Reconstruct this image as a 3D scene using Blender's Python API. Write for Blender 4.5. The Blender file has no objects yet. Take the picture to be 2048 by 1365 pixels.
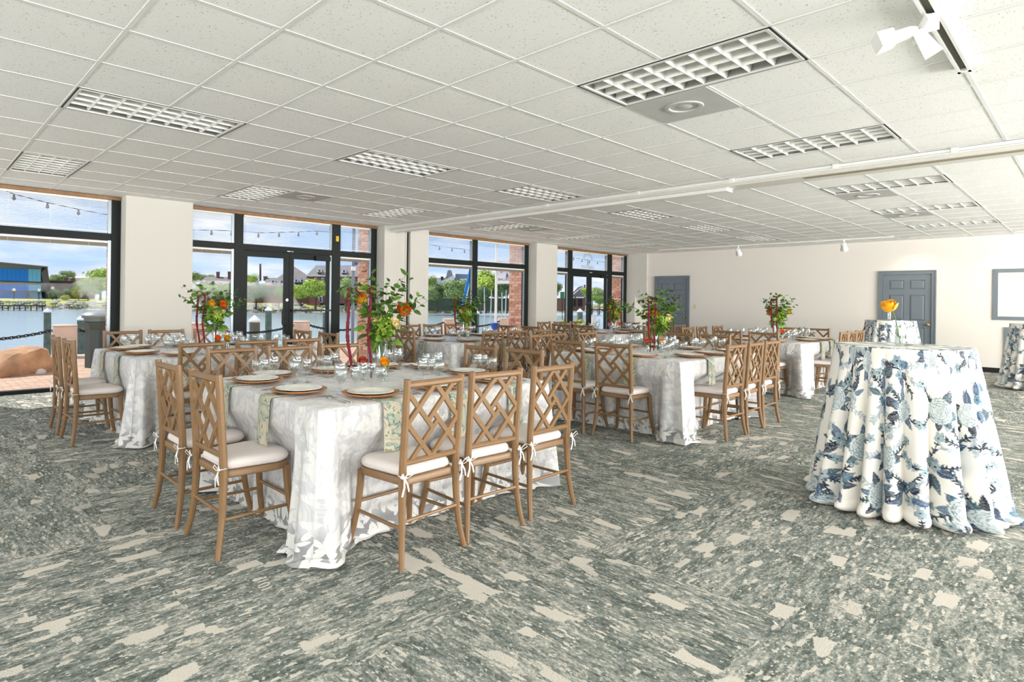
import bpy, bmesh, math, random
import numpy as np
from mathutils import Vector, Matrix, Euler

SC = bpy.context.scene
COL = SC.collection
PI = math.pi
rnd = random.Random(7)

# ------------------------------------------------------------------ camera
CAM_H, FPX, CX, CY, YAW, ROLL = 1.33, 1198.46, 903.1, 601.32, .8265, -.0124
fw = Vector((math.cos(YAW), math.sin(YAW), 0)); rt = Vector((math.sin(YAW), -math.cos(YAW), 0)); up = Vector((0, 0, 1))
rr = rt * math.cos(ROLL) - up * math.sin(ROLL); uu = rt * math.sin(ROLL) + up * math.cos(ROLL)
cam_data = bpy.data.cameras.new('camera'); cam = bpy.data.objects.new('camera', cam_data); COL.objects.link(cam)
cam.matrix_world = Matrix(((rr.x, uu.x, -fw.x, 0), (rr.y, uu.y, -fw.y, 0), (rr.z, uu.z, -fw.z, CAM_H), (0, 0, 0, 1)))
cam_data.sensor_width = 36; cam_data.lens = FPX / 2048 * 36
cam_data.shift_x = (1024 - CX) / 2048; cam_data.shift_y = (CY - 682.5) / 2048
cam_data.clip_end = 1500
SC.camera = cam
def at(px, py, d):
    """world point seen at a photo pixel, d metres ahead of the viewpoint"""
    return Vector((0, 0, CAM_H)) + (fw + rr * ((px - CX) / FPX) - uu * ((py - CY) / FPX)) * d
def pix(p):
    v = Vector(p) - Vector((0, 0, CAM_H)); d = v.dot(fw)
    return (CX + FPX * v.dot(rr) / d, CY - FPX * v.dot(uu) / d, d) if d > .05 else (-9e9, -9e9, d)

# ------------------------------------------------------------------ colour management, world, sun, fill lamps
SC.view_settings.view_transform = 'Standard'; SC.view_settings.look = 'None'
SC.view_settings.gamma = 1; SC.view_settings.use_curve_mapping = False
SC.view_settings.exposure = 0.05
SC.cycles.transparent_max_bounces = 24; SC.cycles.max_bounces = 10; SC.cycles.diffuse_bounces = 6
def lin(c):
    return tuple((v / 255 / 12.92) if v / 255 <= .04045 else ((v / 255 + .055) / 1.055) ** 2.4 for v in c) + (1,)
class Nodes:
    def __init__(s, nt): s.nt = nt
    def n(s, kind, inp=None, **kw):
        nd = s.nt.nodes.new(kind)
        for k, v in kw.items(): setattr(nd, k, v)
        for k, v in (inp or {}).items(): s.put(nd.inputs[k], v)
        return nd
    def put(s, sock, v):
        if isinstance(v, bpy.types.NodeSocket): s.nt.links.new(v, sock)
        elif isinstance(v, bpy.types.Node): s.nt.links.new(v.outputs[0], sock)
        else: sock.default_value = v
    def m(s, op, a, b=0.0, c=0.0, clamp=False):
        nd = s.n('ShaderNodeMath', {0: a, 1: b, 2: c}, operation=op); nd.use_clamp = clamp; return nd.outputs[0]
    def mix(s, fac, a, b):
        nd = s.n('ShaderNodeMix', data_type='RGBA'); s.put(nd.inputs[0], fac); s.put(nd.inputs[6], a); s.put(nd.inputs[7], b); return nd.outputs[2]
    def ramp(s, fac, stops, interp='LINEAR'):
        nd = s.n('ShaderNodeValToRGB', {0: fac}); cr = nd.color_ramp; cr.interpolation = interp
        while len(cr.elements) < len(stops): cr.elements.new(.5)
        for e, (p, c) in zip(cr.elements, stops): e.position = p; e.color = c
        return nd.outputs[0]
    def vmul(s, v, k): return s.n('ShaderNodeVectorMath', {0: v, 1: k}, operation='MULTIPLY').outputs[0]
    def vadd(s, v, k): return s.n('ShaderNodeVectorMath', {0: v, 1: k}, operation='ADD').outputs[0]
    def noise(s, v, scale, detail=3, rough=.55, dist=0):
        return s.n('ShaderNodeTexNoise', {'Vector': v, 'Scale': scale, 'Detail': detail, 'Roughness': rough, 'Distortion': dist}).outputs[0]

world = bpy.data.worlds.new('sky'); SC.world = world; world.use_nodes = True
g = Nodes(world.node_tree); world.node_tree.nodes.clear()
tc = g.n('ShaderNodeTexCoord').outputs['Generated']
sep = g.n('ShaderNodeSeparateXYZ', {0: tc})
alt = g.m('MAXIMUM', sep.outputs[2], 0.0)
skyc = g.ramp(alt, [(0, lin((196, 218, 243))), (.16, lin((138, 184, 238))), (.5, lin((100, 150, 220))), (1, lin((84, 132, 205)))])
flat = g.n('ShaderNodeCombineXYZ', {0: g.m('DIVIDE', sep.outputs[0], g.m('ADD', alt, .16)), 1: g.m('DIVIDE', sep.outputs[1], g.m('ADD', alt, .16)), 2: 0.0}).outputs[0]
cl = g.noise(flat, 1.05, 7, .58, .3)
cl2 = g.noise(flat, .42, 3, .5)
cm = g.ramp(g.m('ADD', g.m('MULTIPLY', cl, .72), g.m('MULTIPLY', cl2, .4)), [(.47, (0, 0, 0, 1)), (.63, (1, 1, 1, 1))])
cshade = g.ramp(g.noise(flat, 2.1, 5, .6), [(.3, lin((196, 206, 222))), (.65, lin((250, 251, 253)))])
sky = g.mix(cm, skyc, cshade)
bg = g.n('ShaderNodeBackground', {'Color': sky, 'Strength': 1.12})
g.n('ShaderNodeOutputWorld', {0: bg})

sd = bpy.data.lights.new('sun', 'SUN'); sun = bpy.data.objects.new('sun', sd); COL.objects.link(sun)
sd.energy = 4.6; sd.angle = .01; sd.color = (1, .93, .82)
elev = math.radians(53); sdir = Vector((.47, -.88, 0)).normalized() * math.cos(elev) + Vector((0, 0, -math.sin(elev)))
sun.rotation_euler = sdir.to_track_quat('-Z', 'Y').to_euler()
def area(name, loc, rot, sx, sy, power, col=(1, 1, 1)):
    l = bpy.data.lights.new(name, 'AREA'); l.shape = 'RECTANGLE'; l.size = sx; l.size_y = sy; l.energy = power; l.color = col
    o = bpy.data.objects.new(name, l); COL.objects.link(o); o.location = loc; o.rotation_euler = rot; return o
# added fill lamps by the unseen walls' openings, tilted up to brighten the ceiling
area('daylight_rear_glazing', (-5.95, 1.4, 1.45), (0, math.radians(-162), 0), 2.4, 16, 1120, (1, .992, .975))
area('daylight_side_glazing', (.2, -6.95, 1.45), (math.radians(162), 0, 0), 11, 2.4, 1330, (1, .985, .965))
area('daylight_far_side_glazing', (9.6, -6.95, 1.45), (math.radians(147), 0, 0), 9.0, 2.4, 2500, (1, .98, .955))

# ------------------------------------------------------------------ mesh helpers
class MB:
    def __init__(s): s.v = []; s.f = []; s.mi = []; s.uv = None
    def add(s, vs, fs, mi=0):
        o = len(s.v); s.v.extend([tuple(v) for v in vs]); s.f.extend([tuple(i + o for i in f) for f in fs]); s.mi.extend([mi] * len(fs)); return s
    def box(s, c, d, mat=None, mi=0):
        x, y, z = d[0] / 2, d[1] / 2, d[2] / 2
        vs = [Vector((i, j, k)) for k in (-z, z) for j in (-y, y) for i in (-x, x)]
        if mat is not None: vs = [mat @ v for v in vs]
        c = Vector(c); vs = [v + c for v in vs]
        return s.add(vs, [(0, 2, 3, 1), (4, 5, 7, 6), (0, 1, 5, 4), (2, 6, 7, 3), (0, 4, 6, 2), (1, 3, 7, 5)], mi)
    def span(s, a, b, mi=0):
        a, b = Vector(a), Vector(b); return s.box((a + b) / 2, [abs(q) for q in (b - a)], mi=mi)
    def bar(s, p0, p1, w, t, nrm, mi=0):
        p0, p1 = Vector(p0), Vector(p1); d = (p1 - p0).normalized(); n = Vector(nrm).normalized(); sd = d.cross(n).normalized()
        vs = [p + sd * (a * w / 2) + n * (b * t / 2) for p in (p0, p1) for a, b in ((-1, -1), (1, -1), (1, 1), (-1, 1))]
        return s.add(vs, [(3, 2, 1, 0), (4, 5, 6, 7), (0, 1, 5, 4), (1, 2, 6, 5), (2, 3, 7, 6), (3, 0, 4, 7)], mi)
    def tube(s, path, rad, n=8, cap=True, mi=0, flat=1.0, ph=0):
        path = [Vector(p) for p in path]; m = len(path)
        if not hasattr(rad, '__len__'): rad = [rad] * m
        t0 = (path[1] - path[0]).normalized(); a = Vector((1, 0, 0)) if abs(t0.x) < .9 else Vector((0, 1, 0))
        nr = (a - t0 * a.dot(t0)).normalized(); vs = []
        for i, p in enumerate(path):
            t = (path[min(i + 1, m - 1)] - path[max(i - 1, 0)]).normalized()
            nr = (nr - t * nr.dot(t)).normalized(); b = t.cross(nr)
            for k in range(n):
                an = 2 * PI * k / n + ph; vs.append(p + nr * math.cos(an) * rad[i] + b * math.sin(an) * rad[i] * flat)
        fs = [(i * n + k, i * n + (k + 1) % n, (i + 1) * n + (k + 1) % n, (i + 1) * n + k) for i in range(m - 1) for k in range(n)]
        if cap: fs += [tuple(range(n))[::-1], tuple((m - 1) * n + k for k in range(n))]
        return s.add(vs, fs, mi)
    def lathe(s, prof, n=24, c=(0, 0, 0), mi=0, closed=False):
        vs = []; c = Vector(c)
        for r, z in prof:
            for k in range(n): vs.append(c + Vector((r * math.cos(2 * PI * k / n), r * math.sin(2 * PI * k / n), z)))
        m = len(prof)
        fs = [(i * n + k, i * n + (k + 1) % n, (i + 1) * n + (k + 1) % n, (i + 1) * n + k) for i in range(m - 1) for k in range(n)]
        if prof[0][0] > 1e-5: fs.append(tuple(range(n))[::-1])
        if prof[-1][0] > 1e-5: fs.append(tuple((m - 1) * n + k for k in range(n)))
        return s.add(vs, fs, mi)
    def prism(s, out, z0, z1, mi=0):
        n = len(out); vs = [(x, y, z0) for x, y in out] + [(x, y, z1) for x, y in out]
        return s.add(vs, [tuple(range(n))[::-1], tuple(range(n, 2 * n))] + [(i, (i + 1) % n, n + (i + 1) % n, n + i) for i in range(n)], mi)
    def obj(s, name, mat, parent=None, smooth=False, loc=None, rz=0, ang=40):
        me = bpy.data.meshes.new(name); me.from_pydata([tuple(v) for v in s.v], [], s.f)
        mats = mat if isinstance(mat, (list, tuple)) else [mat]
        for q in mats: me.materials.append(q)
        if len(mats) > 1: me.polygons.foreach_set('material_index', s.mi)
        if smooth:
            me.shade_smooth(); me.set_sharp_from_angle(angle=math.radians(ang))
        me.update()
        return link(name, me, parent, loc, rz)
def link(name, me, parent=None, loc=None, rz=0):
    o = bpy.data.objects.new(name, me); COL.objects.link(o)
    if parent: o.parent = parent
    if loc is not None: o.location = loc
    if rz: o.rotation_euler = (0, 0, rz)
    return o
def tag(o, label, cat, group=None, kind=None):
    o['label'] = label
    if cat: o['category'] = cat
    if group: o['group'] = group
    if kind: o['kind'] = kind
    return o
def struct(o, label=None):
    o['kind'] = 'structure'
    if label: o['label'] = label
    return o
def stuff(o, label=None):
    o['kind'] = 'stuff'
    if label: o['label'] = label
    return o
def thing(name, label, cat, loc=(0, 0, 0), rz=0, group=None):
    o = bpy.data.objects.new(name, None); COL.objects.link(o); o.empty_display_size = .05
    o.location = loc; o.rotation_euler = (0, 0, rz); return tag(o, label, cat, group)
KIDS = {}
def copy_tree(o, parent=None):
    if not KIDS:
        pass
    c = o.copy(); COL.objects.link(c)
    if parent: c.parent = parent
    for ch in kids(o): copy_tree(ch, c)
    return c
def kids(o):
    return KIDS.get(o.name) or []
def remember(o):
    """note the children of a finished model so that it can be copied quickly"""
    for ch in o.children_recursive:
        KIDS.setdefault(ch.parent.name, []).append(ch)

# ------------------------------------------------------------------ materials
MATS = {}
def mat(name, rgb, rough=.5, metal=0.0, spec=.5, bump=0, bscale=60, var=0, vscale=4, coat=0, trans=None, sheen=0, emit=0):
    if name in MATS: return MATS[name]
    m = bpy.data.materials.new(name); m.use_nodes = True; MATS[name] = m
    q = Nodes(m.node_tree); b = m.node_tree.nodes['Principled BSDF']
    col = lin(rgb); b.inputs['Base Color'].default_value = col
    b.inputs['Roughness'].default_value = rough; b.inputs['Metallic'].default_value = metal
    b.inputs['Specular IOR Level'].default_value = spec
    if coat: b.inputs['Coat Weight'].default_value = coat
    if sheen: b.inputs['Sheen Weight'].default_value = sheen
    if emit: b.inputs['Emission Color'].default_value = col; b.inputs['Emission Strength'].default_value = emit
    p = q.n('ShaderNodeTexCoord').outputs['Object']
    if var:
        dk = tuple(v * (1 - var) for v in col[:3]) + (1,); lt = tuple(min(1, v * (1 + var)) for v in col[:3]) + (1,)
        q.put(b.inputs['Base Color'], q.ramp(q.noise(p, vscale, 5, .6), [(.3, dk), (.7, lt)]))
    if bump:
        bn = q.n('ShaderNodeBump', {'Strength': bump, 'Distance': .01, 'Height': q.noise(p, bscale, 3)})
        q.put(b.inputs['Normal'], bn.outputs[0])
    return m
def thin_glass(name, tint=(250, 252, 252), refl=1.0, rough=.0):
    m = bpy.data.materials.new(name); m.use_nodes = True; nt = m.node_tree; nt.nodes.clear(); q = Nodes(nt)
    fc = q.n('ShaderNodeLayerWeight', {'Blend': .5}).outputs['Facing']; fr = q.m('MULTIPLY', q.m('ADD', q.m('MULTIPLY', q.m('POWER', fc, 4.0), .8), .04), refl, clamp=True)
    t = q.n('ShaderNodeBsdfTransparent', {'Color': lin(tint)}); gl = q.n('ShaderNodeBsdfGlossy', {'Roughness': rough, 'Color': (1, 1, 1, 1)})
    mx = q.n('ShaderNodeMixShader', {0: fr, 1: t.outputs[0], 2: gl.outputs[0]}); q.n('ShaderNodeOutputMaterial', {0: mx.outputs[0]})
    return m

WALL = mat('wall_paint', (230, 225, 217), .85, bump=.02, bscale=300)
PILLAR = mat('pillar_paint', (212, 209, 200), .85, bump=.02, bscale=300)
TRIMG = mat('grey_door_paint', (112, 122, 130), .45)
BLACKF = mat('dark_green_black_frame', (26, 33, 31), .55, spec=.25)
ALU = mat('grey_aluminium', (150, 160, 166), .35, metal=.6)
WOODTRIM = mat('wooden_head_trim', (146, 104, 58), .5, var=.25, vscale=9)
BLACK = mat('black_rubber', (16, 16, 17), .5)
BRASS = mat('brass', (200, 160, 80), .25, metal=1)
WHITEP = mat('white_paint', (238, 238, 234), .45)
CHAIRW = mat('tan_painted_wood', (130, 99, 65), .42, var=.06, vscale=14)
CUSH = mat('white_cushion_cloth', (220, 212, 208), .85, bump=.05, bscale=250)
TIE = mat('white_tie_ribbon', (238, 236, 232), .8)
PLATE = mat('white_glazed_china', (240, 239, 230), .12, coat=.4)
CHARG = mat('copper_brown_charger', (176, 122, 72), .38, var=.18, vscale=60)
STEEL = mat('polished_cutlery', (200, 200, 198), .18, metal=1)
GLASSW = thin_glass('clear_glassware', (246, 248, 248), 1.9, .02)
PANE = thin_glass('window_pane', (254, 255, 255), .10, 0)
STEM = mat('green_stem', (86, 112, 52), .6)
LEAFM = mat('leaf_green', (92, 128, 38), .5, var=.35, vscale=30)
LEAFD = mat('dark_leaf_green', (62, 92, 34), .5, var=.35, vscale=30)
FILL = mat('lime_hydrangea', (140, 168, 48), .6, var=.25, vscale=40)
ROSEO = mat('orange_petal', (238, 112, 30), .55, var=.15, vscale=40)
ROSEY = mat('yellow_petal', (246, 176, 24), .55, var=.12, vscale=40)
ROSEC = mat('cream_petal', (240, 222, 168), .55, var=.08, vscale=40)
ROSEK = mat('coral_petal', (206, 92, 72), .55, var=.15, vscale=40)
AMAR = mat('burgundy_amaranth', (116, 20, 42), .8, bump=.8, bscale=220, var=.3, vscale=90)
LIN_IN = mat('white_lining', (224, 224, 224), .8)
TABLET = mat('table_plywood', (150, 120, 86), .6)

def ceiling_mat():
    m = mat('ceiling_tile_fissured', (222, 222, 217), .9); q = Nodes(m.node_tree); b = m.node_tree.nodes['Principled BSDF']
    p = q.n('ShaderNodeTexCoord').outputs['Object']
    g_ = q.n('ShaderNodeNewGeometry').outputs['Position']
    v = q.n('ShaderNodeTexVoronoi', {'Vector': q.vadd(g_, q.vmul(q.n('ShaderNodeTexNoise', {'Vector': g_, 'Scale': 60.0}).outputs[1], (.03, .03, 0))), 'Scale': 75.0})
    spk = q.m('LESS_THAN', v.outputs[0], q.m('MULTIPLY', q.noise(g_, 34, 2), .40))
    spk = q.m('MULTIPLY', spk, q.m('GREATER_THAN', q.n('ShaderNodeSeparateColor', {0: v.outputs[1]}).outputs[0], .5))
    q.put(b.inputs['Base Color'], q.mix(spk, lin((242, 242, 239)), lin((168, 166, 158))))
    return m
CEILT = ceiling_mat()
GRIDM = mat('ceiling_grid_white', (230, 230, 227), .7)
LOUV = mat('silver_louver', (224, 224, 219), .45, metal=.15)
HOUS = mat('white_housing', (178, 178, 174), .6)
DIFF = mat('grey_diffuser', (190, 190, 187), .55, var=.06, vscale=5)

def carpet_mat():
    m = mat('patterned_carpet', (120, 128, 122), .95, spec=.15); q = Nodes(m.node_tree); b = m.node_tree.nodes['Principled BSDF']
    p = q.n('ShaderNodeNewGeometry').outputs['Position']
    s = q.n('ShaderNodeSeparateXYZ', {0: p}); x, y = s.outputs[0], s.outputs[1]
    wob = q.m('MULTIPLY', q.m('SUBTRACT', q.noise(p, 9, 3), .5), .10)
    cell = q.n('ShaderNodeCombineXYZ', {0: q.m('FLOOR', q.m('DIVIDE', q.m('ADD', x, wob), .92)), 1: q.m('FLOOR', q.m('DIVIDE', q.m('ADD', y, wob), .92)), 2: 0.0}).outputs[0]
    wn = q.n('ShaderNodeTexWhiteNoise', {'Vector': cell}, noise_dimensions='3D')
    sw = q.m('GREATER_THAN', wn.outputs[0], .5)
    inv = q.m('SUBTRACT', 1.0, sw)
    a = q.m('ADD', q.m('MULTIPLY', x, inv), q.m('MULTIPLY', y, sw)); c = q.m('ADD', q.m('MULTIPLY', y, inv), q.m('MULTIPLY', x, sw))
    base = q.n('ShaderNodeCombineXYZ', {0: a, 1: c, 2: q.m('MULTIPLY', wn.outputs[0], 9.0)}).outputs[0]
    jit = q.vmul(q.vadd(q.n('ShaderNodeTexNoise', {'Vector': p, 'Scale': 120.0, 'Detail': 3.0, 'Roughness': .75}).outputs[1], (-.5, -.5, -.5)), (.022, .018, 0))
    jb = q.n('ShaderNodeVectorMath', {0: base, 1: jit}, operation='ADD').outputs[0]
    def blocks(sx, sy, off):
        v = q.n('ShaderNodeTexVoronoi', {'Vector': q.vadd(q.vmul(jb, (sx, sy, 1)), (off, off * 2, 0)), 'Scale': 1.0, 'Randomness': 1.0}, voronoi_dimensions='3D', distance='CHEBYCHEV')
        return q.n('ShaderNodeSeparateColor', {0: v.outputs['Color']}).outputs
    big = blocks(6.2, 15.0, 0.0); med = blocks(22, 74, 5.0); sml = blocks(90, 150, 9.0)
    fine = q.noise(p, 230, 4, .8); lowf = q.noise(p, 1.5, 2)
    streak = q.noise(q.vmul(jb, (5.0, 62, 1)), 1.0, 4, .65)
    t = q.m('ADD', q.m('MULTIPLY', big[0], .16), q.m('ADD', q.m('MULTIPLY', med[0], .20), q.m('ADD', q.m('MULTIPLY', sml[0], .20), q.m('ADD', q.m('MULTIPLY', fine, .46), q.m('ADD', q.m('MULTIPLY', streak, .30), q.m('MULTIPLY', lowf, .10))))))
    c1 = q.ramp(t, [(.52, lin((80, 87, 82))), (.61, lin((102, 110, 104))), (.71, lin((128, 134, 128))), (.81, lin((156, 158, 151))), (.92, lin((200, 194, 182)))])
    cmk = q.m('MAXIMUM', q.m('GREATER_THAN', big[1], .935), q.m('GREATER_THAN', med[1], .945))
    cmk = q.m('MAXIMUM', cmk, q.m('GREATER_THAN', sml[1], .955))
    cmk = q.m('MULTIPLY', cmk, q.m('GREATER_THAN', q.m('ADD', fine, q.m('MULTIPLY', lowf, .4)), .60))
    crm = q.ramp(fine, [(.35, lin((190, 184, 172))), (.65, lin((222, 216, 206)))])
    c2 = q.mix(cmk, c1, crm)
    q.put(b.inputs['Base Color'], c2)
    w = q.n('ShaderNodeTexWave', {'Vector': base, 'Scale': 60.0, 'Distortion': 2.0, 'Detail': 1.0}, bands_direction='DIAGONAL').outputs[1]
    bn = q.n('ShaderNodeBump', {'Strength': .6, 'Distance': .006, 'Height': q.m('ADD', q.noise(p, 170, 2), q.m('MULTIPLY', w, .3))})
    q.put(b.inputs['Normal'], bn.outputs[0])
    return m
CARPET = carpet_mat()

def cells(q, uv, scale, rand=.9):
    v = q.n('ShaderNodeTexVoronoi', {'Vector': uv, 'Scale': scale, 'Randomness': rand}, voronoi_dimensions='2D')
    d = q.n('ShaderNodeVectorMath', {0: q.n('ShaderNodeVectorMath', {0: uv, 1: v.outputs['Position']}, operation='SUBTRACT').outputs[0], 1: (scale, scale, scale)}, operation='MULTIPLY').outputs[0]
    rc = q.n('ShaderNodeSeparateColor', {0: v.outputs['Color']})
    rot = q.n('ShaderNodeVectorRotate', {'Vector': d, 'Angle': q.m('MULTIPLY', rc.outputs[0], 6.283)}, rotation_type='Z_AXIS')
    s = q.n('ShaderNodeSeparateXYZ', {0: rot.outputs[0]}); return s.outputs[0], s.outputs[1], rc
def leaf_mask(q, uv, scale, L, w):
    x, y, rc = cells(q, uv, scale)
    xn = q.m('DIVIDE', x, L)
    return q.m('LESS_THAN', q.m('ABSOLUTE', y), q.m('MULTIPLY', q.m('SUBTRACT', 1.0, q.m('MULTIPLY', xn, xn)), w))
def petal_mask(q, uv, scale, R, k=5):
    x, y, rc = cells(q, uv, scale)
    r = q.m('SQRT', q.m('ADD', q.m('MULTIPLY', x, x), q.m('MULTIPLY', y, y))); th = q.m('ARCTAN2', y, x)
    return q.m('LESS_THAN', r, q.m('MULTIPLY', q.m('ADD', .62, q.m('MULTIPLY', q.m('COSINE', q.m('MULTIPLY', th, float(k))), .38)), R))
def sheer_cloth():
    m = bpy.data.materials.new('white_sheer_cloth_with_leaf_applique'); m.use_nodes = True; nt = m.node_tree; q = Nodes(nt); b = nt.nodes['Principled BSDF']
    uv = q.n('ShaderNodeUVMap').outputs[0]
    wuv = q.vadd(uv, q.vmul(q.n('ShaderNodeTexNoise', {'Vector': uv, 'Scale': 9.0}).outputs[1], (.03, .03, 0)))
    f = petal_mask(q, wuv, 5.5, .44)
    l1 = leaf_mask(q, wuv, 9.0, .48, .17); l2 = leaf_mask(q, q.vadd(wuv, (3.3, 1.7, 0)), 8.0, .5, .15)
    l3 = leaf_mask(q, q.vadd(wuv, (7.1, 4.2, 0)), 10.0, .40, .10)
    pat = q.m('MAXIMUM', q.m('MAXIMUM', f, l1), q.m('MAXIMUM', l2, l3))
    q.put(b.inputs['Base Color'], q.mix(pat, lin((198, 198, 200)), lin((217, 216, 213))))
    q.put(b.inputs['Roughness'], q.m('SUBTRACT', .36, q.m('MULTIPLY', pat, .06)))
    b.inputs['Sheen Weight'].default_value = .25
    crk = q.m('ADD', q.m('MULTIPLY', q.noise(q.vmul(uv, (1, .45, 1)), 12, 3, .55, 1.4), 1.6), q.m('MULTIPLY', pat, .10))
    q.put(b.inputs['Normal'], q.n('ShaderNodeBump', {'Strength': .6, 'Distance': .02, 'Height': crk}).outputs[0])
    low = q.n('ShaderNodeMapRange', {0: q.n('ShaderNodeSeparateXYZ', {0: uv}).outputs[1], 1: .58, 2: .68, 3: 0.0, 4: 1.0}).outputs[0]
    low = q.m('MULTIPLY', low, q.m('LESS_THAN', q.n('ShaderNodeSeparateXYZ', {0: uv}).outputs[1], 2.0))
    q.put(b.inputs['Alpha'], q.m('SUBTRACT', 1.0, q.m('MULTIPLY', q.m('MULTIPLY', low, q.m('SUBTRACT', 1.0, pat)), .52)))
    return m
CLOTH = sheer_cloth()
def napkin_mat():
    m = mat('marbled_green_napkin', (200, 200, 176), .7); q = Nodes(m.node_tree); b = m.node_tree.nodes['Principled BSDF']
    p = q.n('ShaderNodeNewGeometry').outputs['Position']
    n1 = q.noise(q.vmul(p, (1, 1, .8)), 5.0, 2, .5, 3.6)
    c = q.ramp(n1, [(.28, lin((200, 194, 174))), (.41, lin((160, 172, 156))), (.445, lin((66, 112, 114))), (.475, lin((178, 180, 160))), (.57, lin((206, 194, 170))), (.60, lin((112, 124, 98))), (.64, lin((204, 194, 172))), (.74, lin((166, 178, 162)))])
    q.put(b.inputs['Base Color'], c); return m
NAPK = napkin_mat()
def brick_mat(name, c0, c1):
    return mat(name, c0, .85, bump=.3, bscale=90, var=.22, vscale=7)
BRICKS = [mat('brick_red', (188, 140, 120), .85, bump=.3, bscale=90, var=.15, vscale=9), mat('brick_orange', (200, 156, 136), .85, bump=.3, bscale=90, var=.15, vscale=9), mat('brick_brown', (172, 122, 104), .85, bump=.3, bscale=90, var=.15, vscale=9)]
MORTAR = mat('pale_mortar', (214, 200, 186), .95, bump=.3, bscale=150)
# ------------------------------------------------------------------ room shell
H = 2.785; WY = 9.87; WX = 16.35
X0, Y0 = -6.0, -7.0
struct(MB().span((X0, Y0, -.12), (WX + .3, WY + .02, 0)).obj('floor', CARPET), 'grey green patterned carpet with cream patches')
ceil_top = struct(MB().span((X0, Y0, H + .16), (WX + .3, WY + .08, H + .36)).obj('ceiling', WHITEP), 'suspended ceiling of white fissured tiles in a white grid')
wb = MB().span((WX, Y0, 0), (WX + .2, WY + .3, H + .16))
struct(wb.obj('wall_back', WALL), 'warm white back wall with two grey doors')
# unseen walls behind the viewpoint, each with a long opening added to let in light
w = MB(); w.span((X0 - .2, Y0, 0), (X0, WY + .3, .25)); w.span((X0 - .2, Y0, 2.7), (X0, WY + .3, H + .16))
for y in (Y0, WY - .25): w.span((X0 - .2, y, .25), (X0, y + .3, 2.7))
struct(w.obj('wall_left', WALL))
w = MB(); w.span((X0, Y0 - .2, 0), (WX + .2, Y0, .25)); w.span((X0, Y0 - .2, 2.7), (WX + .2, Y0, H + .16))
for x in (X0, WX - .6): w.span((x, Y0 - .2, .25), (x + .8, Y0, 2.7))
struct(w.obj('wall_right', WALL))
# window wall: pillars between glazed bays, at their real positions
PF = 9.55
def pillar(n, x0, x1, yf=PF):
    struct(MB().span((x0, yf, 0), (x1, WY + .07, H + .01)).obj('wall_front' if n == 1 else 'wall_front', PILLAR), 'white painted pillar between the window bays')
pillar(0, -6.0, -1.3); pillar(1, 2.39, 3.33); pillar(2, 6.99, 7.28); pillar(3, 7.64, 8.13); pillar(4, 11.66, 12.5); pillar(5, 16.27, WX, 9.15)
struct(MB().span((7.28, 9.60, 0), (7.585, WY + .1, 2.70)).span((7.30, 9.585, 0), (7.33, 9.60, 2.7)).span((7.54, 9.585, 0), (7.57, 9.60, 2.7)).obj('trim_1', PILLAR), 'white jamb post of the folding partition')
struct(MB().span((7.585, 9.62, 0), (7.64, WY + .1, 2.70)).obj('trim_2', BLACK), 'dark slot beside the partition jamb')
struct(MB().span((X0, WY + .03, H + .001), (WX, WY + .075, H + .16)).obj('trim_3', WHITEP))
# ceiling grid: measured lines
gx1 = [X0] + [.899 + .6096 * k for k in range(-11, 11)] + [7.1]
gx2 = [7.40] + [8.44 + .6096 * k for k in range(-1, 13)] + [WX]
gy = [3.63 + .6096 * k for k in range(-17, 4)] + [6.113, 6.766, 7.42, 8.03, 8.64, 9.25, WY]
gy = [Y0] + gy
tro = [(3.338, 1.19, 'y'), (5.776, 1.19, 'y'), (8.44, 1.19, 'y'), (10.878, 1.19, 'y'), (13.317, 1.19, 'y'),
       (.899, 4.849, 'x'), (3.338, 4.849, 'x'), (5.776, 4.849, 'x'), (8.44, 4.849, 'x'), (10.878, 4.849, 'x'), (13.317, 4.849, 'x'),
       (.899, 7.42, 'y'), (3.338, 7.42, 'y'), (5.776, 7.42, 'y'), (8.44, 7.42, 'y'), (10.878, 7.42, 'y'), (13.317, 7.42, 'y')]
vents = [(3.947, 1.80), (3.947, 7.42), (9.05, 7.42), (9.05, 1.80), (11.488, 1.80), (5.776, 7.42 - 9)]
taken = set()
def cellkey(x, y): return (round(x, 2), round(y, 2))
def snap(v, L): return min(L, key=lambda q: abs(q - v))
allx = [gx1, gx2]
tiles = []
for L in allx:
    for i in range(len(L) - 1):
        for j in range(len(gy) - 1):
            tiles.append((L[i], L[i + 1], gy[j], gy[j + 1]))
def covered(t):
    cx, cy = (t[0] + t[1]) / 2, (t[2] + t[3]) / 2
    for x, y, o in tro:
        w_, d_ = (.62, 1.23) if o == 'y' else (1.23, .62)
        if x - .02 < cx < x + w_ and y - .02 < cy < y + d_: return True
    for x, y in vents:
        if x - .02 < cx < x + .62 and y - .02 < cy < y + .62: return True
    return False
tiles = [t for t in tiles if not covered(t)]
def tile_score(t):
    ps = [pix((x, y, H)) for x in t[:2] for y in t[2:]]
    if any(p[2] < .3 for p in ps): return 0
    xs = [p[0] for p in ps]; ys = [p[1] for p in ps]
    if max(xs) < 0 or min(xs) > 2048 or max(ys) < 0 or min(ys) > 1365: return 0
    return (max(xs) - min(xs)) * (max(ys) - min(ys))
tiles.sort(key=tile_score, reverse=True)
TM = {}
rest = MB()
gap = .011
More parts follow.
